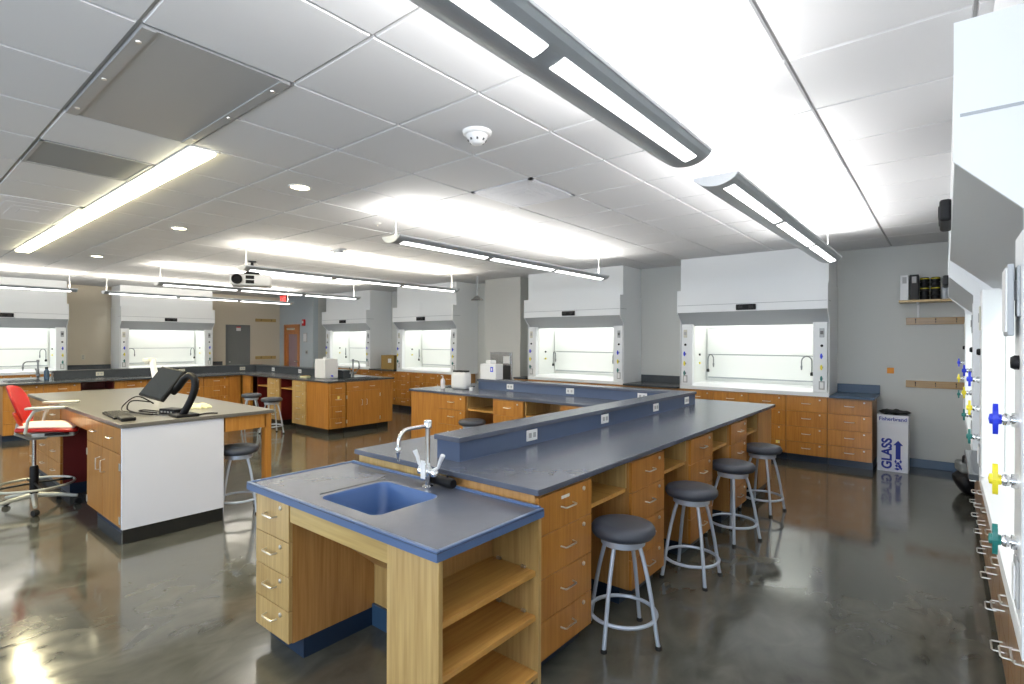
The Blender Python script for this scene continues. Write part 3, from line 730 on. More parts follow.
for x, y, r, l in ((-1.34, 3.575, PI / 4, 'second round stool along the near bench counting from the sink end'), (-1.345, 4.50, .35, 'third round stool along the near bench counting from the sink end'), (-1.35, 5.42, .6, 'farthest round stool along the near bench, by its end panel'),
                   (-5.10, 2.22, .4, 'round stool under the demonstration table between white panel and oak leg'), (-9.92, 4.54, .2, 'left round stool of two at the left bench cross arm'), (-8.95, 4.44, .7, 'right round stool of two at the left bench cross arm'),
                   (-4.58, 4.82, .3, 'round stool pushed under the far arm of the near bench, mostly hidden by the ledge')):
    dup(s0, (x, y, 0), r, l)

# ------------------------------------------------------------------ red drafting chair
t = thing('drafting_chair', (-6.70, 1.03, 0), -.38, 'red drafting chair with grey arms and foot ring at the demonstration table', 'chair')
def shell(name, m, fn, nu, nv, th, parent):
    g = MB(); f = [[g.bm.verts.new(fn(u / nu, v / nv)) for v in range(nv + 1)] for u in range(nu + 1)]
    for u in range(nu):
        for v in range(nv): g.bm.faces.new((f[u][v], f[u + 1][v], f[u + 1][v + 1], f[u][v + 1]))
    o = g.build(name, m, parent, True); md = o.modifiers.new('thick', 'SOLIDIFY'); md.thickness = th; md.offset = 0
    sb = o.modifiers.new('smooth', 'SUBSURF'); sb.levels = sb.render_levels = 1
    return o
def back_fn(u, v):
    w = .20 + .03 * math.sin(v * PI) - .05 * max(0, v - .75) / .25 - .04 * (1 - v)
    x = (u - .5) * 2 * w
    return Vector((x, -.21 - .06 * v - .04 * v * v + .05 * (u - .5) ** 2 * 4, .86 + .36 * v - .03 * (abs(u - .5) * 2) ** 3 * v))
shell('backrest', M['red'], back_fn, 12, 12, .022, t)
def low_fn(u, v):
    w = .15 + .06 * v
    return Vector(((u - .5) * 2 * w, -.205 - .05 * v + .05 * (u - .5) ** 2 * 4, .80 + .17 * v))
shell('lumbar_shell', M['orange'], low_fn, 8, 6, .03, t)
def seat_fn(u, v):
    w = .235 - .03 * (2 * v - 1) ** 2
    return Vector(((u - .5) * 2 * w, -.22 + .46 * v, .80 - .02 * v ** 4 - .02 * (abs(u - .5) * 2) ** 4 + .012 * (1 - v)))
shell('seat', M['red'], seat_fn, 10, 10, .04, t)
o = shell('seat_pad', M['seat_pale'], lambda u, v: seat_fn(.5 + (u - .5) * .93, .04 + v * .92) + Vector((0, 0, .026)), 10, 10, .02, t)
for s in (-1, 1):
    MB().tube([(s * .20, -.10, .74), (s * .27, -.12, .78), (s * .275, -.10, .90), (s * .275, -.06, .98), (s * .27, .0, 1.005)], .014, 8).build('arm_support', M['chair_grey'], t, True)
    MB().box(s * .27 - .035, s * .27 + .035, -.12, .17, 1.0, 1.025, .011, 3).build('armrest', M['chair_grey'], t, True)
MB().tube([(-.14, -.20, .86), (-.13, -.22, .76), (-.09, -.13, .70), (0, -.04, .69), (.09, -.13, .70), (.13, -.22, .76), (.14, -.20, .86)], .016, 8).build('back_bracket', M['chair_grey'], t, True)
MB().box(-.09, .09, -.14, .20, .70, .755, .015, 3).build('tilt_mechanism', M['chair_grey'], t, True)
MB().box(.09, .12, -.02, .16, .72, .745, .006).build('lever', M['black'], t)
MB().tube([(0, 0, .22), (0, 0, .70)], .016, 12).build('gas_lift', M['steel'], t, True)
MB().lathe([(.034, .10), (.034, .40), (.028, .42), (.0, .42)], 16).build('lift_sleeve', M['black'], t, True)
MB().tube([(.30 * math.cos(2 * PI * k / 48), .30 * math.sin(2 * PI * k / 48), .235) for k in range(48)], .012, 8, closed=True).build('foot_ring', M['chair_grey'], t, True)
for k in range(4):
    a = k * PI / 2 + .4
    MB().tube([(.03 * math.cos(a), .03 * math.sin(a), .25), (.30 * math.cos(a), .30 * math.sin(a), .236)], .010, 6).build('ring_spoke', M['black'], t, True)
for k in range(5):
    a = 2 * PI * k / 5 + .25; c, s = math.cos(a), math.sin(a)
    lg = MB().tube([(.02 * c, .02 * s, .13), (.18 * c, .18 * s, .115), (.33 * c, .33 * s, .085)], [.026, .021, .015], 8).build('base_arm', M['chair_grey'], t, True)
    MB().lathe([(0, -.02), (.028, -.02), (.031, -.012), (.031, .012), (.028, .02), (0, .02)], 16, M4=Matrix.Translation((.33 * c, .33 * s, .031)) @ Matrix.Rotation(a + .6, 4, 'Z') @ Matrix.Rotation(PI / 2, 4, 'X')).build('caster', M['rubber'], lg, True)

t.scale = (1, 1, .96)
for c in t.children:
    if c.name.split('.')[0] in ('backrest', 'lumbar_shell', 'seat', 'seat_pad', 'arm_support', 'armrest', 'back_bracket', 'tilt_mechanism', 'lever'): c.location.y = .12

# ------------------------------------------------------------------ fume hoods
HW, HD = 1.96, .66
def make_valve(parent, x, z, color, y=-.0):
    st = MB().tube([(x, y, z), (x, y - .012, z)], .017, 12).tube([(x, y - .012, z), (x, y - .035, z)], .010, 10).lathe([(0, 0), (.013, 0), (.015, .006), (.013, .012), (0, .012)], 12, M4=Matrix.Translation((x, y - .016, z)) @ Matrix.Rotation(PI / 2, 4, 'X')).build('valve', M['chrome'], parent, True)
    g = MB()
    g.lathe([(0, 0), (.012, 0), (.014, .01), (.012, .022), (0, .024)], 12, M4=Matrix.Translation((x, y - .030, z)) @ Matrix.Rotation(PI / 2, 4, 'X'))
    n = 20; ring = []
    for k in range(n):
        a = 2 * PI * k / n
        r = 1.
        ring.append((x + .0135 * math.sin(a), z + .037 * math.cos(a) * (1 - .12 * abs(math.sin(a)))))
    A = [g.bm.verts.new((p[0], y - .036, p[1])) for p in ring]; B = [g.bm.verts.new((p[0], y - .046, p[1])) for p in ring]
    g.bm.faces.new(A); g.bm.faces.new(B[::-1])
    for k in range(n): g.bm.faces.new((A[k], B[k], B[(k + 1) % n], A[(k + 1) % n]))
    g.build('valve_handle', M[color], st)
def gooseneck(parent, x, y, z, sx, sy):
    """service gooseneck: riser, arch and nozzle"""
    L = .07
    pts = [(x, y, z), (x, y, z + .17)] + [(x + sx * (L - L * math.cos(a)), y + sy * (L - L * math.cos(a)), z + .17 + L * math.sin(a)) for a in [PI * k / 10 for k in range(1, 11)]] + [(x + sx * 2 * L, y + sy * 2 * L, z + .10)]
    g = MB().tube(pts, .0085, 8); g.lathe([(0, 0), (.008, .0), (.013, .03), (.013, .06), (0, .062)], 10, (x + sx * 2 * L, y + sy * 2 * L), Matrix.Translation((0, 0, z + .05)))
    gn = g.build('gooseneck', M['dark_metal'], parent, True)
    MB().lathe([(.0, -.03), (.02, -.03), (.022, .0), (.014, .02), (0, .02)], 12, (x, y), Matrix.Translation((0, 0, z))).build('gooseneck_base', M['black'], gn, True)
def make_hood(loc, rz, label, group):
    W = HW; t = thing('fume_hood', loc, rz, label, 'fume hood', group)
    zs, zo = .886, 1.835          # underside of sill, top of opening
    # enclosure from the header up to the ceiling, plus the two flanks down to the worktop
    MB().box(.0, W, 0, HD, 2.36, CEIL - .004).build('upper_enclosure', M['hood'], t)
    MB().box(-.008, W + .008, -.12, .03, 2.14, 2.36).build('header', M['hood'], t)
    MB().box(.0, W, -.118, .02, 2.133, 2.14).build('header_seam', M['hood_grey'], t)
    MB().box(-.008, W + .008, -.12, .03, 2.03, 2.133).build('header_band', M['hood'], t)
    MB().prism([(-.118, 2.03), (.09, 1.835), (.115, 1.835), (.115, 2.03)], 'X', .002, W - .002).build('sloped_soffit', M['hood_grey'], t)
    for a, b in ((-.010, .0), (W, W + .010)):
        MB().prism([(-.122, 2.03), (.0, 1.90), (.0, zs), (HD, zs), (HD, 2.36), (-.122, 2.36)], 'X', a, b).build('flank', M['hood'], t)
        c_ = a - .002 if a < 0 else b
        MB().box(c_, c_ + .002, -.11, .10, 2.133, 2.14).build('flank_seam', M['hood_grey'], t)
    pw = .165
    for k, (a, b) in enumerate(((.012, .012 + pw), (W - pw - .012, W - .012))):
        p = MB().box(a, b, 0, .085, zs + .06, 1.86, .006).build('corner_post', M['hood'], t)
        MB().box(a + .02, b - .02, .086, .11, zs + .1, 1.86).build('jamb_reveal', M['hood_grey'], p)
        cx = (a + b) / 2 + (.02 if k else -.02)
        pl = MB().box(cx - .028, cx + .028, -.006, 0, 1.66, 1.78, .003).build('monitor_display' if k else 'switch_plate', M['hood_grey'] if k else M['ivory'], t)
        MB().box(cx - .018, cx + .018, -.009, -.005, 1.70, 1.745).build('display_window' if k else 'switch', M['groove'] if k else M['tbar'], pl)
        MB().lathe([(0, 0), (.017, 0), (.017, .008), (.013, .015), (0, .016)], 16, M4=Matrix.Translation((cx, -.0, 1.552)) @ Matrix.Rotation(PI / 2, 4, 'X')).build('control_knob', M['black'], t, True)
        for z, c in ((1.415, 'blue'), (1.27, 'yellow'), (1.125, 'green')): make_valve(t, cx, z, c)
        ol = MB().box(cx - .034, cx + .034, -.006, 0, .98, 1.09, .003).build('outlet_plate', M['tbar'], t)
        MB().box(cx - .02, cx + .02, -.010, -.005, .995, 1.075, .003).build('outlet', M['white'], ol)
    MB().prism([(.0, zs), (.0, zs + .05), (.06, zs + .095), (HD - .03, zs + .095), (HD - .03, zs)], 'X', -.004, W + .004).build('work_surface_sill', M['hood'], t)
    # interior
    MB().box(pw + .0, pw + .012, .086, HD - .04, zs + .095, 1.90).build('side_liner', M['liner'], t)
    MB().box(W - pw - .012, W - pw, .086, HD - .04, zs + .095, 1.90).build('side_liner', M['liner'], t)
    MB().box(pw, W - pw, HD - .04, HD - .02, zs + .095, 2.3).build('back_liner', M['liner'], t)
    MB().box(pw, W - pw, .116, HD - .04, 2.28, 2.3).build('top_liner', M['liner'], t)
    for za, zb_ in ((1.405, 1.80), (1.05, 1.39)): MB().box(pw + .05, W - pw - .05, HD - .085, HD - .06, za, zb_, .006).build('baffle', M['liner'], t)
    g = MB().box(pw + .05, W - pw - .05, HD - .062, HD - .045, 1.385, 1.41).box(pw + .05, W - pw - .05, HD - .062, HD - .045, 1.03, 1.055).box(pw + .05, W - pw - .05, HD - .062, HD - .045, 1.80, 1.81).build('baffle_gap', M['hood_grey'], t)
    MB().box(.30, W - .30, .16, .22, 2.22, 2.27, .01).build('hood_lamp', M['lens'], t)
    gooseneck(t, pw + .10, HD - .22, 1.16, .8, -.6)
    gooseneck(t, W - pw - .10, HD - .22, 1.16, -.8, -.6)
    d = MB().box(W / 2 - .13, W / 2 + .13, -.155, -.118, 2.045, 2.125, .01).build('sash_alarm', M['black'], t)
    for s in (-.07, .07): MB().box(W / 2 + s - .03, W / 2 + s + .03, -.158, -.154, 2.065, 2.105).build('alarm_window', M['binder_dark'], d)
    # side valves inside (yellow and black dots seen on the left inner wall)
    for z, c in ((1.40, 'black'), (1.27, 'yellow')):
        for s in (0, 1):
            x = pw + .012 if not s else W - pw - .012; q = .02 if not s else -.02
            MB().tube([(x, .3, z), (x + q, .3, z)], .016, 10).build('inner_valve', M[c], t, True)
    return t
HG = 'white fume hoods'
HY = 7.90
h0 = make_hood((-3.135, HY, 0), 0, 'white fume hood on the back wall nearest the glass disposal bin', HG)
dup(h0, (-6.065, HY, 0), 0, 'white fume hood on the back wall just right of the column with the steel station')
dup(h0, (-9.93, HY, 0), 0, 'white fume hood on the back wall just left of the emergency shower')
dup(h0, (-12.93, HY, 0), 0, 'white fume hood on the back wall farthest left, behind the square white jug')
HLX = -14.5
dup(h0, (HLX, .79, 0), PI / 2, 'white fume hood at the left edge, on the left wall behind the red chair')
dup(h0, (HLX, 3.69, 0), PI / 2, 'white fume hood on the left wall behind the tilted screen')
HRX = .134
dup(h0, (HRX, 1.655 + HW, 0), -PI / 2, 'large white fume hood nearest the viewer at the right edge, with big valve handles')
dup(h0, (HRX, 4.50 + HW, 0), -PI / 2, 'white fume hood on the right wall, second from the viewer, seen edge-on')
# light inside each hood
def area(name, loc, rot, sx, sy, power, col=(1, 1, 1), spread=PI):
    l = bpy.data.lights.new(name, 'AREA'); l.shape = 'RECTANGLE'; l.size = sx; l.size_y = sy; l.energy = power; l.color = col; l.spread = spread
    o = bpy.data.objects.new(name, l); COL.objects.link(o); o.location = loc; o.rotation_euler = rot; return o
HP = 7
for x in (-3.135, -6.065, -9.93, -12.93): area('hood_light', (x + HW / 2, HY + .30, 2.2), (0, 0, 0), 1.3, .12, HP, (1, 1, .95))
for y in (.79, 3.69): area('hood_light', (HLX - .30, y + HW / 2, 2.2), (0, 0, PI / 2), 1.3, .12, HP, (1, 1, .95))
for y in (1.63, 4.50): area('hood_light', (HRX + .30, y + HW / 2, 2.2), (0, 0, PI / 2), 1.3, .12, HP, (.95, 1, 1))

# ------------------------------------------------------------------ wall base cabinets and counters
W5 = .486
GB = 'oak four-drawer cabinets along the back wall'
bx = [-3.616 + .486 * k for k in range(6)]
lab = ['in the gap left of the hood nearest the bin', 'at the left end under the hood nearest the bin', 'second from the left under the hood nearest the bin', 'third from left under the hood nearest the bin, with pale sticker', 'at the right end under the hood nearest the bin', 'at the right end of the back wall row, beside the glass bin']
b0 = drawer_cabinet(W5 - .002, .55, 'oak four-drawer cabinet ' + lab[0], GB, loc=(bx[0], HY + .03, 0), zs=(.10, .268, .474, .676, .872), toe='navy')
for x, l in zip(bx[1:], lab[1:]):
    o = dup(b0, (x, HY + .03, 0), 0, 'oak drawer cabinet ' + l)
    if 'third' in l: MB().box(.36, .41, -.0235, -.0205, .22, .26).build('sticker', M['yellow_paper'], o)
pos = ['first', 'second', 'third', 'fourth', 'fifth', 'sixth']
for k in range(6):
    dup(b0, (-10.93 + .4955 * k, HY + .03, 0), 0, 'back wall oak cabinet, %s from left in the row ending at the shower' % pos[k])
for k in range(5): dup(b0, (-6.07 + .4895 * k, HY + .03, 0), 0, 'back wall oak cabinet, %s from left in the row starting by the column' % pos[k])
for k in range(4): dup(b0, (-12.92 + .4955 * k, HY + .03, 0), 0, 'back wall oak cabinet, %s from left under the farthest left hood' % pos[k])
for k in range(4): dup(b0, (HLX - .03, .80 + .49 * k, 0), PI / 2, 'left wall oak cabinet, %s from left under the first hood' % pos[k])
for k in range(6): dup(b0, (HLX - .03, 2.76 + .49 * k, 0), PI / 2, 'left wall oak cabinet, %s from left in the row under the second hood' % pos[k])
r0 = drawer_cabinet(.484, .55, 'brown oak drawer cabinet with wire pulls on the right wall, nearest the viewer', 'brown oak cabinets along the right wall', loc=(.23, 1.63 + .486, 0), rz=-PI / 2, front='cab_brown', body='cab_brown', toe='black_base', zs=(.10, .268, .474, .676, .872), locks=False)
# those pulls project farther: open wire loops
for d in r0.children:
    for h in d.children:
        if h.name.startswith('handle'):
            g = handle_mb(.243, -.02, 0, .11, .0035, .042); bmesh.ops.recalc_face_normals(g.bm, faces=g.bm.faces)
            me = bpy.data.meshes.new('handle'); 
            z = sum(v.co.z for v in h.data.vertices) / len(h.data.vertices)
            bmesh.ops.translate(g.bm, vec=(0, 0, z), verts=g.bm.verts); g.bm.to_mesh(me); me.materials.append(M['nickel']); h.data = me
rn = ['nearest the viewer', 'second', 'third', 'fourth', 'fifth', 'sixth', 'seventh', 'eighth', 'ninth', 'farthest']
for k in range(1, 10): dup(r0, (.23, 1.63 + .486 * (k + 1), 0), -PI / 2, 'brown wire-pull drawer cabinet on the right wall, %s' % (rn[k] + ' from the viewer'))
# counter pieces between hoods with backsplash
def side_counter(x, y, rz, W, label, m='slate_dark', D=.72, sp=True, pos_end=False):
    t = thing('side_counter', (x, y, 0), rz, label, 'worktop')
    MB().box(.012, W - .012, -.06, D - .08, .884, .914, .004).build('top', M[m], t)
    MB().box(.012, W - .012, D - .10, D - .08, .914, 1.03, .003).build('backsplash', M[m], t)
    return t
side_counter(-1.172, HY, 0, .51, 'short dark blue worktop with backsplash right of the back wall hoods, beside the glass bin', 'navy_skirt')
side_counter(-4.09, HY, 0, .94, 'dark worktop with backsplash between the two right-hand back wall hoods', 'slate_dark')
o = side_counter(-6.39, HY, 0, .31, 'narrow dark worktop beside the column left of the third hood')
MB().box(.012, .298, -.03, .55, 0, .883).build('base', M['oak_body'], o)
side_counter(-10.95, HY, 0, .99, 'dark worktop with backsplash between the two left-hand back wall hoods, under the brown carton')
side_counter(HLX, 2.76, PI / 2, .92, 'dark worktop with backsplash between the two left wall hoods')
side_counter(HLX, 5.66, PI / 2, .5, 'short dark worktop right of the left wall hoods')
side_counter(HRX + .02, 4.485, -PI / 2, .85, 'worktop between the two right wall hoods')
# small outlets on walls
for x, y, z, rz, l in ((-3.30, YB, 1.14, 0, 'small ivory outlet plate on the back wall left of the hood nearest the bin'), (XL, 3.2, 1.2, PI / 2, 'small ivory outlet plate on the tan wall between the left hoods')):
    t = thing('wall_outlet', (x, y, z), rz, l, 'outlet')
    MB().box(-.04, .04, -.008, 0, -.06, .06, .003).build('plate', M['ivory'], t)
    for q in (-.024, .024): MB().box(-.016, .016, -.012, -.007, q - .015, q + .015, .003).build('socket', M['tbar'], t)

# ------------------------------------------------------------------ emergency shower, steel station, boxes
t = thing('emergency_shower', (-7.02, 7.52, CEIL), 0, 'emergency shower head on a drop pipe from the ceiling left of the column', 'shower')
MB().tube([(0, 0, 0), (0, 0, -.38)], .014, 10).build('drop_pipe', M['hood_grey'], t, True)
MB().lathe([(0, -.47), (.12, -.47), (.125, -.462), (.10, -.44), (.05, -.40), (.02, -.38), (0, -.37)], 24).build('shower_head', M['steel'], t, True)
MB().lathe([(0, -.008), (.04, -.008), (.045, 0), (0, 0)], 16).build('flange', M['white'], t, True)
t = thing('steel_station', (-6.87, 8.08, 1.02), 0, 'stainless steel cup and eyewash station set into the column', 'wash station')
MB().box(-.28, .28, -.03, 0, -.36, .36, .004).build('frame', M['steel'], t)
MB().box(-.25, .25, -.034, -.028, -.32, .10).build('recess', M['binder_dark'], t)
MB().box(-.25, .25, -.045, -.03, .12, .33, .004).build('cover', M['steel'], t)
MB().box(.08, .24, -.05, -.044, .14, .28).build('instruction_card', M['white'], t)
MB().lathe([(0, 0), (.06, 0), (.12, .05), (.125, .07), (.115, .06), (0, .02)], 20, (0, -.12), Matrix.Translation((0, 0, -.12))).build('bowl', M['steel'], t, True)

def carton(name, loc, rz, w, d, h, m, label, cat, r=.02):
    t = thing(name, loc, rz, label, cat)
    return t
t = thing('desktop_printer', (-5.38, 5.43, .9145), math.radians(8), 'front white boxy device with rounded corners on the far arm worktop', 'machine')
g = MB().box(-.13, .13, -.09, .09, .0, .24, .045, 4); g.build('housing', M['white'], t, True)
MB().box(-.11, -.01, -.05, .05, .240, .262, .004).box(.01, .11, -.05, .05, .240, .262, .004).build('top_slot', M['binder_dark'], t)
t = thing('cube_printer', (-5.02, 5.69, 1.0545), 0, 'rear white boxy device with blue emblem, standing on the raised ledge', 'machine')
MB().box(-.15, .15, -.09, .07, 0, .22, .01).build('housing', M['white'], t)
MB().box(-.07, .03, -.06, .06, .22, .27, .012).build('paper_roll_cover', M['white'], t)
MB().box(.05, .10, -.093, -.089, .11, .18).build('blue_emblem', M['blue'], t)
MB().box(.064, .086, -.0945, -.092, .125, .165).build('emblem_mark', M['white'], t)
t = thing('small_cup', (-5.06, 5.30, .9145), 0, 'tiny white cup on the worktop right of the front white device', 'cup')
MB().lathe([(0, 0), (.024, 0), (.03, .045), (.027, .045), (.022, .005), (0, .005)], 16).build('body', M['white'], t, True)
MB().lathe([(.030, .043), (.032, .046), (.030, .049), (.027, .046)], 16).build('rim', M['white'], t, True)
def soap(loc, label):
    t = thing('soap_bottle', loc, 0, label, 'bottle')
    MB().lathe([(0, 0), (.03, 0), (.033, .01), (.033, .10), (.026, .13), (.014, .14), (.014, .15), (0, .15)], 18).build('body', M['bottle'], t, True)
    MB().tube([(0, 0, .15), (0, 0, .18), (-.03, -.01, .182)], .006, 8).build('pump', M['white'], t, True)
soap((-5.62, 5.30, .9145), 'pale pump soap bottle near the free end of the far arm worktop')
# sinks on benches (dark basins with rim) and their faucets
def dark_sink(x, y, w, d, label, rz=0):
    t = thing('drop_in_sink', (x, y, .9145), rz, label, 'sink')
    MB().box(-w / 2, w / 2, -d / 2, -d / 2 + .02, 0, .008, .003).box(-w / 2, w / 2, d / 2 - .02, d / 2, 0, .008, .003).box(-w / 2, -w / 2 + .02, -d / 2, d / 2, 0, .008, .003).box(w / 2 - .02, w / 2, -d / 2, d / 2, 0, .008, .003).build('rim', M['slate_dark'], t)
    MB().box(-w / 2 + .02, w / 2 - .02, -d / 2 + .02, d / 2 - .02, .0005, .002).build('basin', M['black'], t)
dark_sink(-5.66, 5.64, .34, .40, 'black drop-in sink behind the soap bottle at the end of the far arm')
dark_sink(-8.26, 5.70, .38, .60, 'black drop-in sink at the end of the left bench cross arm')
dark_sink(-11.75, 1.68, .50, .45, 'black drop-in sink at the near end of the left bench')
faucet(-8.55, 5.78, .9145, 'dark gooseneck faucet at the cross arm sink of the left bench', 'dark_metal', False, PI / 2, .34)
faucet(-12.05, 1.90, .9145, 'dark gooseneck faucet at the near end sink of the left bench', 'dark_metal', False, 0, .34)
t = thing('dispenser_bottle', (-11.85, 1.98, .9145), 0, 'small black bottle beside the left bench faucet', 'bottle')
MB().lathe([(0, 0), (.035, 0), (.037, .01), (.037, .15), (.02, .17), (.02, .19), (0, .19)], 16).build('body', M['navy_skirt'], t, True)
MB().lathe([(0, .19), (.022, .19), (.022, .22), (0, .222)], 12).build('cap', M['black'], t, True)
t = thing('water_jug', (-8.76, 5.36, .9145), 0, 'square white plastic jug on the cross arm worktop of the left bench', 'jug')
MB().box(-.165, .165, -.14, .14, 0, .35, .018, 3).build('body', M['white'], t)
MB().lathe([(0, 0), (.03, 0), (.03, .035), (0, .036)], 16, (-.05, 0), Matrix.Translation((0, 0, .35))).build('cap', M['white'], t, True)
MB().tube([(.165, .0, .05), (.2, .0, .05), (.2, .0, .03)], .014, 8).build('spigot', M['blue'], t, True)
t = thing('sponge_tray', (-9.14, 5.16, .9145), .2, 'small tan tray lying left of the square white jug', 'tray')
MB().box(-.09, .09, -.05, .05, 0, .03, .01).build('body', M['cloth'], t); MB().box(-.08, .08, -.04, .04, .03, .04, .004).build('pad', M['brown_box'], t)
t = thing('cardboard_carton', (-10.55, 8.22, .9145), .2, 'open brown cardboard carton on the counter between the left back wall hoods', 'carton')
MB().box(-.20, .20, -.14, -.13, 0, .33).box(-.20, .20, .13, .14, 0, .33).box(-.20, -.19, -.13, .13, 0, .33).box(.19, .20, -.13, .13, 0, .33).box(-.19, .19, -.13, .13, 0, .01).build('body', M['brown_box'], t)
MB().box(.02, .12, -.145, -.141, .15, .25).build('label_sticker', M['white'], t)

# ------------------------------------------------------------------ glass disposal bin
t = thing('glass_disposal_box', (-.505, 8.05, 0), 0, 'white cardboard glass disposal box with blue GLASS lettering by the back wall', 'waste box')
MB().box(-.155, .155, 0, .30, 0, .69, .003).build('carton_body', M['bin_white'], t)
MB().box(-.160, .160, -.005, .305, .60, .70, .003).build('carton_lid', M['bin_white'], t)
g = MB()
bmesh.ops.create_icosphere(g.bm, subdivisions=3, radius=1)
for v in g.bm.verts:
    r = 1 + .15 * math.sin(7 * v.co.x) * math.cos(6 * v.co.y)
    v.co = Vector((v.co.x * .165 * r, v.co.y * .15 * r + .15, .725 + v.co.z * .028 * (1 + .5 * math.sin(9 * v.co.x))))
g.build('bag_liner', M['black'], t, True)
Rf = Matrix.Rotation(PI / 2, 4, 'X')
text_mesh('brand_lettering', 'Fisherbrand', .062, M['bin_blue'], t, Matrix.Translation((0, -.007, .648)) @ Rf, xs=.95, bold=.0010)
text_mesh('glass_lettering', 'GLASS', .142, M['bin_blue'], t, Matrix.Translation((-.055, -.002, .22)) @ Rf @ Matrix.Rotation(PI / 2, 4, 'Z'), xs=.95, bold=.005)
MB().prism([(.03, .16), (.03, .33), (.005, .33), (.055, .39), (.105, .33), (.08, .33), (.08, .16)], 'Y', -.003, -.0005).build('arrow_mark', M['bin_blue'], t)
g = MB()
for k, (x, z, w, h) in enumerate(((.03, .13, .012, .03), (.055, .11, .02, .02), (.08, .135, .014, .025), (.04, .08, .016, .022), (.07, .075, .018, .03), (.045, .04, .03, .016), (.085, .05, .012, .02))):
    g.prism([(x - w, z), (x, z + h), (x + w, z + .004), (x + .004, z - h)], 'Y', -.003, -.0005)
g.build('broken_glass_mark', M['bin_blue'], t)
o = MB().box(-.60, -.525, YB - .003, YB - .0005, 1.19, 1.265).build('wall_note', M['orange_paper']); tag(o, 'small orange paper note stuck on the back wall above the glass box', 'note')

# shelf and what stands on it
SHY = YB - .22
t = thing('wall_shelf', (-.465, YB, 2.13), 0, 'oak shelf on a white bracket high on the back wall at the right', 'shelf')
MB().box(0, 1.2, -.26, -.0, -.03, 0, .003).build('board', M['oak_h'], t)
for x in (.19, 1.0):
    MB().box(x - .012, x + .012, -.22, 0, -.045, -.03, .002).box(x - .012, x + .012, -.014, 0, -.22, -.04, .002).build('bracket', M['white'], t)
SG2 = 'binders on the wall shelf'
def binder(x, w, m, label, m2):
    t = thing('box_file', (x + .02, SHY - .02, 2.1305), 0, label, 'binder', SG2)
    MB().box(0, w, 0, .20, 0, .315, .004).build('cover', M[m], t)
    MB().box(w * .25, w * .75, -.003, .001, .21, .29).build('spine_label', M[m2], t)
binder(-.47, .085, 'white', 'white binder at the left end of the wall shelf', 'tbar')
binder(-.375, .09, 'binder_dark', 'dark binder next to the white one on the wall shelf', 'tbar')
c = thing('cable_spool', (-.208, SHY + .07, 2.1305), 0, 'left black stack of ringed canisters on the wall shelf', 'canister', 'black canister stacks on the wall shelf')
prof = [(0, 0)]
for k in range(5): prof += [(.048, .056 * k + .002), (.048, .056 * k + .046), (.040, .056 * k + .05), (.040, .056 * k + .054)]
prof += [(0, .28)]
MB().lathe(prof, 24).build('body', M['black'], c, True)
for k in range(2): MB().lathe([(.0484, .12 * k + .137), (.0487, .12 * k + .141), (.0484, .12 * k + .145)], 24).build('yellow_band', M['yellow'], c)
dup(c, (-.102, SHY + .07, 2.1305), 0, 'right black stack of ringed canisters on the wall shelf')
t = thing('spray_bottle', (-.012, SHY + .06, 2.1305), 0, 'dark spray bottle at the right of the canisters on the wall shelf', 'bottle')
MB().lathe([(0, 0), (.035, 0), (.036, .01), (.036, .14), (.015, .19), (.015, .22), (0, .22)], 16).build('body', M['lamp_body'], t, True)
MB().box(-.012, .012, -.05, .02, .22, .27, .006).build('trigger_head', M['black'], t)

# bag on floor at the far right
t = thing('tool_bag', (.20, 7.4, 0), .2, 'dark bag with a grey flap slumped on the floor at the far right', 'bag')
t.scale = (.8, .8, .85)
g = MB(); bmesh.ops.create_icosphere(g.bm, subdivisions=3, radius=1)
for v in g.bm.verts:
    r = 1 + .1 * math.sin(6 * v.co.x + v.co.z * 4)
    v.co = Vector((v.co.x * .17 * r, v.co.y * .2 * r, max(.17 + v.co.z * .18 * r, .002)))
g.build('bag_body', M['black'], t, True)
MB().box(-.13, .15, -.16, .16, .27, .40, .03, 3).build('flap', M['closet'], t, True)
MB().tube([(-.1, -.12, .38), (-.08, -.05, .46), (-.05, .05, .46), (-.04, .12, .38)], .012, 8).build('strap', M['black'], t, True)

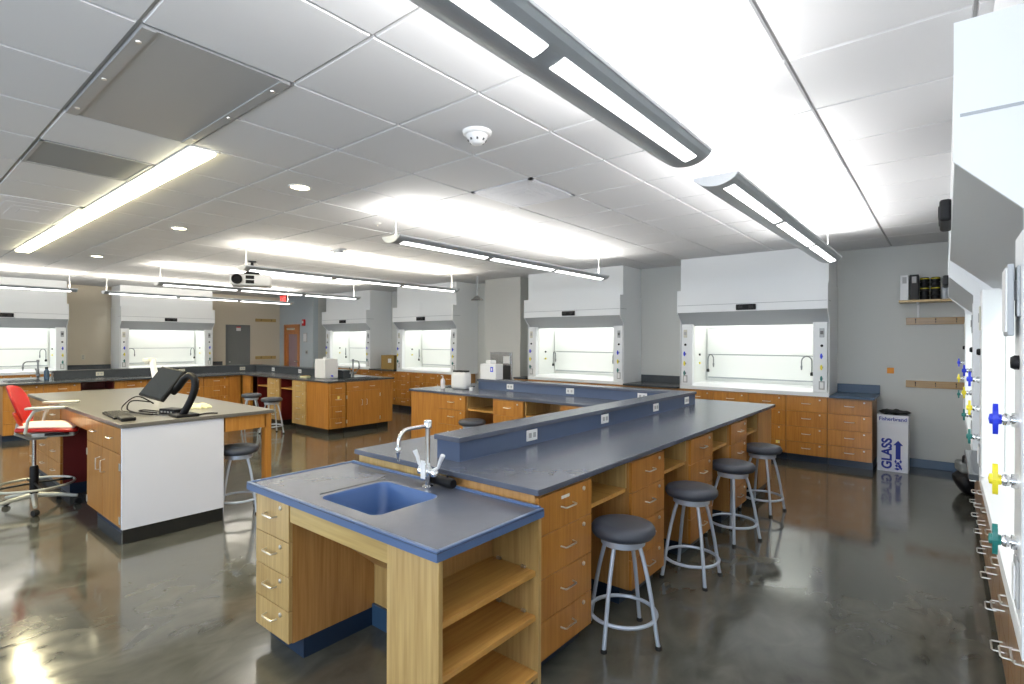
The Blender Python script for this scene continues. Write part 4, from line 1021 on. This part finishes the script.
# ------------------------------------------------------------------ ceiling fittings
PL, PW = 3.85, .25
def make_pendant(x, y0, label):
    t = thing('pendant_light', (x, y0, 2.55), 0, label, 'pendant light', 'long grey linear pendant lights')
    n = 14; hw = PW / 2; dp = .055
    belly = [(-hw + PW * k / n, -dp * (1 - (2 * k / n - 1) ** 2) ** .75) for k in range(n + 1)]
    inner = [(x_ * .94, z_ * .90 + .004) for x_, z_ in belly][::-1]
    MB().prism(belly + inner, 'Y', .012, PL - .012).build('body', M['lamp_body'], t)
    for a, b in ((0, .012), (PL - .012, PL)):
        MB().prism(belly + [(hw, .010), (-hw, .010)], 'Y', a, b).build('end_cap', M['lamp_lip'], t)
    for s in (-1, 1): MB().box(s * hw - .004, s * hw + .004, .012, PL - .012, -.006, .010, .002).build('side_lip', M['lamp_lip'], t)
    MB().box(-.10, .10, .02, PL - .02, -.012, -.008).build('reflector', M['lamp_lip'], t)
    seg = (PL - .36) / 3
    def bz(q): return -dp * (1 - (q / hw) ** 2) ** .75
    for k in range(3):
        a = .09 + k * (seg + .09); b = a + seg
        x0, x1 = .020, .078
        g = MB(); m_ = 5; top = []; bot = []
        for q in range(m_ + 1):
            xx = x0 + (x1 - x0) * q / m_; bot.append((xx, bz(xx) - .003)); top.append((xx, bz(xx) + .001))
        g.prism(bot + top[::-1], 'Y', a, b); g.build('lens', M['lens'], t)
    for y in (.06, PL - .10):
        MB().tube([(0, y, -.01), (0, y, CEIL - 2.55 - .01)], .004, 6).build('cable', M['white'], t)
        MB().lathe([(0, CEIL - 2.55 - .022), (.05, CEIL - 2.55 - .016), (.062, CEIL - 2.55 - .001), (0, CEIL - 2.55 - .001)], 24, (0, y)).build('canopy', M['white'], t, True)
    return t
spots = [(-1.03, 3.10, 'grey linear pendant light over the near bench, ending before the back wall hood'), (-1.03, -1.17, 'large grey linear pendant light nearest the viewer, crossing the top of the photo'),
         (-3.93, 3.05, 'linear pendant light left of the near bench, second from the right'), (-7.02, 3.08, 'linear pendant light in the middle, beside the projector'), (-10.02, 3.04, 'linear pendant light beyond the projector, over the left bench stools'),
         (-12.72, 2.96, 'linear pendant light farthest left, ending by the exit sign'), (-12.72, -1.30, 'linear pendant light at the left edge in front of the first left wall hood')]
p0 = make_pendant(*spots[0])
for x, y, l in spots[1:]: dup(p0, (x, y, 2.55), 0, l)
UP = 52
for x, y, l in spots:
    c_ = (1, .985, .965) if x > -3 else (1, .97, .91) if x > -5 else (1, .93, .80)
    area('pendant_uplight', (x, y + PL / 2, 2.556), (PI, 0, 0), .15, PL - .1, UP * .3, c_)
    for sg in (-1, 1): area('pendant_side_uplight', (x + sg * .06, y + PL / 2, 2.575), (PI, sg * math.radians(-46), 0), .07, PL - .04, UP * .42, c_, math.radians(120))

t = thing('recessed_light', (-6.9, 1.415, CEIL), 0, 'long glowing recessed linear light in the ceiling at the left', 'recessed light')
MB().box(-3.13, 3.13, -.07, .07, -.028, .004).build('lens', M['lens_warm'], t)
MB().box(-3.15, 3.15, -.085, -.07, -.010, .004).box(-3.15, 3.15, .07, .085, -.010, .004).box(-3.15, -3.13, -.07, .07, -.010, .004).box(3.13, 3.15, -.07, .07, -.010, .004).build('frame', M['white'], t)
area('recessed_emitter', (-6.9, 1.39, CEIL - .032), (0, 0, 0), 6.2, .1, 105, (1, .87, .52))
dl = None
for x, y, l in ((-4.09, 2.26, 'round recessed downlight nearest, left of the smoke detector'), (-6.65, 2.24, 'middle round recessed downlight between the linear light and the projector'), (-9.85, 2.22, 'farthest round recessed downlight, above the left bench')):
    if dl is None:
        dl = thing('downlight', (x, y, CEIL), 0, l, 'downlight', 'round recessed downlights')
        MB().lathe([(0, -.004), (.065, -.004), (.07, .0), (0, .001)], 24).build('lens', M['lens_warm'], dl, True)
        MB().lathe([(.07, -.002), (.075, -.008), (.088, -.006), (.09, .0)], 24).build('trim_ring', M['white'], dl, True)
    else: dup(dl, (x, y, CEIL), 0, l)
    s = bpy.data.lights.new('downlight_emitter', 'SPOT'); s.energy = 30; s.spot_size = 1.9; s.spot_blend = .6; s.color = (1, .95, .8); s.shadow_soft_size = .06
    so = bpy.data.objects.new('downlight_emitter', s); COL.objects.link(so); so.location = (x, y, CEIL - .03)
t = thing('smoke_detector', (-2.18, 2.33, CEIL), 0, 'white round smoke detector on the ceiling between the pendant rows', 'smoke detector')
MB().lathe([(0, -.022), (.075, -.022), (.085, -.014), (.088, 0), (0, 0)], 32).build('base_ring', M['white'], t, True)
MB().lathe([(0, -.075), (.028, -.075), (.04, -.066), (.05, -.055), (.062, -.03), (.064, -.022), (0, -.022)], 32).build('sensor_dome', M['white'], t, True)
g = MB()
for k in range(8):
    a = 2 * PI * k / 8
    g.tube([(.054 * math.cos(a), .054 * math.sin(a), -.048), (.048 * math.cos(a), .048 * math.sin(a), -.06)], .006, 6)
g.build('vent_slots', M['groove'], t)
for x, y, l in ((-4.69, 3.47, 'tiny sprinkler head in the ceiling between the second and third pendants'), (-.84, 3.57, 'tiny sprinkler cap in the ceiling right of the near pendant row'), (-9.6, 3.3, 'tiny sprinkler head in the ceiling past the middle downlight')):
    t = thing('sprinkler', (x, y, CEIL), 0, l, 'sprinkler', 'ceiling sprinklers')
    MB().lathe([(0, -.010), (.03, -.008), (.04, 0), (0, 0)], 16).build('escutcheon', M['white'], t, True)
    MB().lathe([(0, -.035), (.014, -.034), (.006, -.03), (.006, -.01), (0, -.01)], 10).build('head', M['nickel'], t, True)
t = thing('motion_sensor', (-6.5, 4.15, CEIL), 0, 'small dark grey ceiling sensor above the middle pendant light', 'sensor')
MB().box(-.12, .12, -.05, .05, -.02, 0, .004).build('plate', M['hood_grey'], t); MB().box(-.07, .07, -.035, .035, -.05, -.02, .006).build('eye', M['lamp_body'], t)
# projector
t = thing('projector', (-8.55, 3.92, CEIL - .0), math.radians(62), 'white ceiling projector with black lens hung in the middle of the room', 'projector')
MB().tube([(0, 0, -.01), (0, 0, -.2)], .022, 10).build('drop_pole', M['black'], t, True)
MB().box(-.06, .06, -.06, .06, -.015, 0, .003).build('ceiling_plate', M['black'], t)
MB().prism([(-.03, -.13), (.03, -.13), (.14, -.215), (-.14, -.215)], 'Y', -.05, .05).box(-.22, .20, -.08, .08, -.222, -.212).build('mount_bracket', M['black'], t)
b = MB().box(-.30, .28, -.20, .20, -.40, -.225, .025, 3).build('body', M['white'], t, True)
MB().lathe([(.0, 0), (.07, 0), (.075, .01), (.075, .05), (.06, .055), (.05, .02), (0, .02)], 24, M4=Matrix.Translation((-.20, -.20, -.31)) @ Matrix.Rotation(PI / 2, 4, 'X')).build('lens_barrel', M['black'], t, True)
g = MB()
g.box(-.304, -.298, -.14, -.02, -.385, -.24).build('vent', M['black'], t)
g = MB().box(-.08, .04, -.203, -.198, -.37, -.315).box(-.08, .04, -.203, -.198, -.30, -.245); g.build('front_vent', M['black'], t)

# big display card seen on the near hood post
t = thing('posted_card', (HRX - .004, 1.765, 1.70), -PI / 2, 'white framed card on the near post of the nearest hood', 'card')
MB().box(-.06, .06, -.018, -.006, -.085, .085, .003).build('card_frame', M['hood_grey'], t)
MB().box(-.05, .05, -.021, -.017, -.075, .075).build('card_face', M['white'], t)

# ------------------------------------------------------------------ windows behind the viewer and daylight
for k, (a, b) in enumerate(wins):
    f = MB(); f.box(a, a + .05, YN - .1, YN - .04, .9, 2.55).box(b - .05, b, YN - .1, YN - .04, .9, 2.55).box(a, b, YN - .1, YN - .04, .9, .95).box(a, b, YN - .1, YN - .04, 2.5, 2.55).box((a + b) / 2 - .025, (a + b) / 2 + .025, YN - .1, YN - .04, .95, 2.5)
    struct(f, 'window_%d' % (k + 1), M['hood_grey'])
    area('window_daylight', ((a + b) / 2, YN - .02, 1.72), (PI / 2, 0, 0), b - a - .1, 1.5, [60, 60, 110][k], (.75, .86, 1.))
W = bpy.data.worlds.new('world'); SC.world = W; W.use_nodes = True
bg = W.node_tree.nodes['Background']; bg.inputs['Color'].default_value = (.75, .86, 1, 1); bg.inputs['Strength'].default_value = 1.2

# ------------------------------------------------------------------ camera
cam = bpy.data.cameras.new('camera'); co = bpy.data.objects.new('camera', cam); COL.objects.link(co); SC.camera = co
yaw, pitch, roll = -0.685385953, -0.001635427, 0.003107319
cam.sensor_width = 36; cam.lens = 530.72 / 1024 * 36; cam.clip_start = .02; cam.clip_end = 100
cy, sy = math.cos(yaw), math.sin(yaw)
right = Vector((cy, -sy, 0)); fwd = Vector((sy, cy, 0)); up = Vector((0, 0, 1))
f2 = fwd * math.cos(pitch) + up * math.sin(pitch); u2 = up * math.cos(pitch) - fwd * math.sin(pitch)
r3 = right * math.cos(roll) + u2 * math.sin(roll); u3 = u2 * math.cos(roll) - right * math.sin(roll)
Mx = Matrix((r3, u3, -f2)).transposed().to_4x4(); Mx.translation = Vector((0, 0, 1.599))
co.matrix_world = Mx

SC.view_settings.view_transform = 'Standard'; SC.view_settings.look = 'None'
SC.view_settings.exposure = .3; SC.view_settings.gamma = 1; SC.view_settings.use_curve_mapping = False
try:
    SC.cycles.use_denoising = True; SC.cycles.denoiser = 'OPENIMAGEDENOISE'
    SC.cycles.max_bounces = 10; SC.cycles.diffuse_bounces = 6; SC.cycles.glossy_bounces = 4
    SC.cycles.sample_clamp_indirect = 6.
except Exception: pass
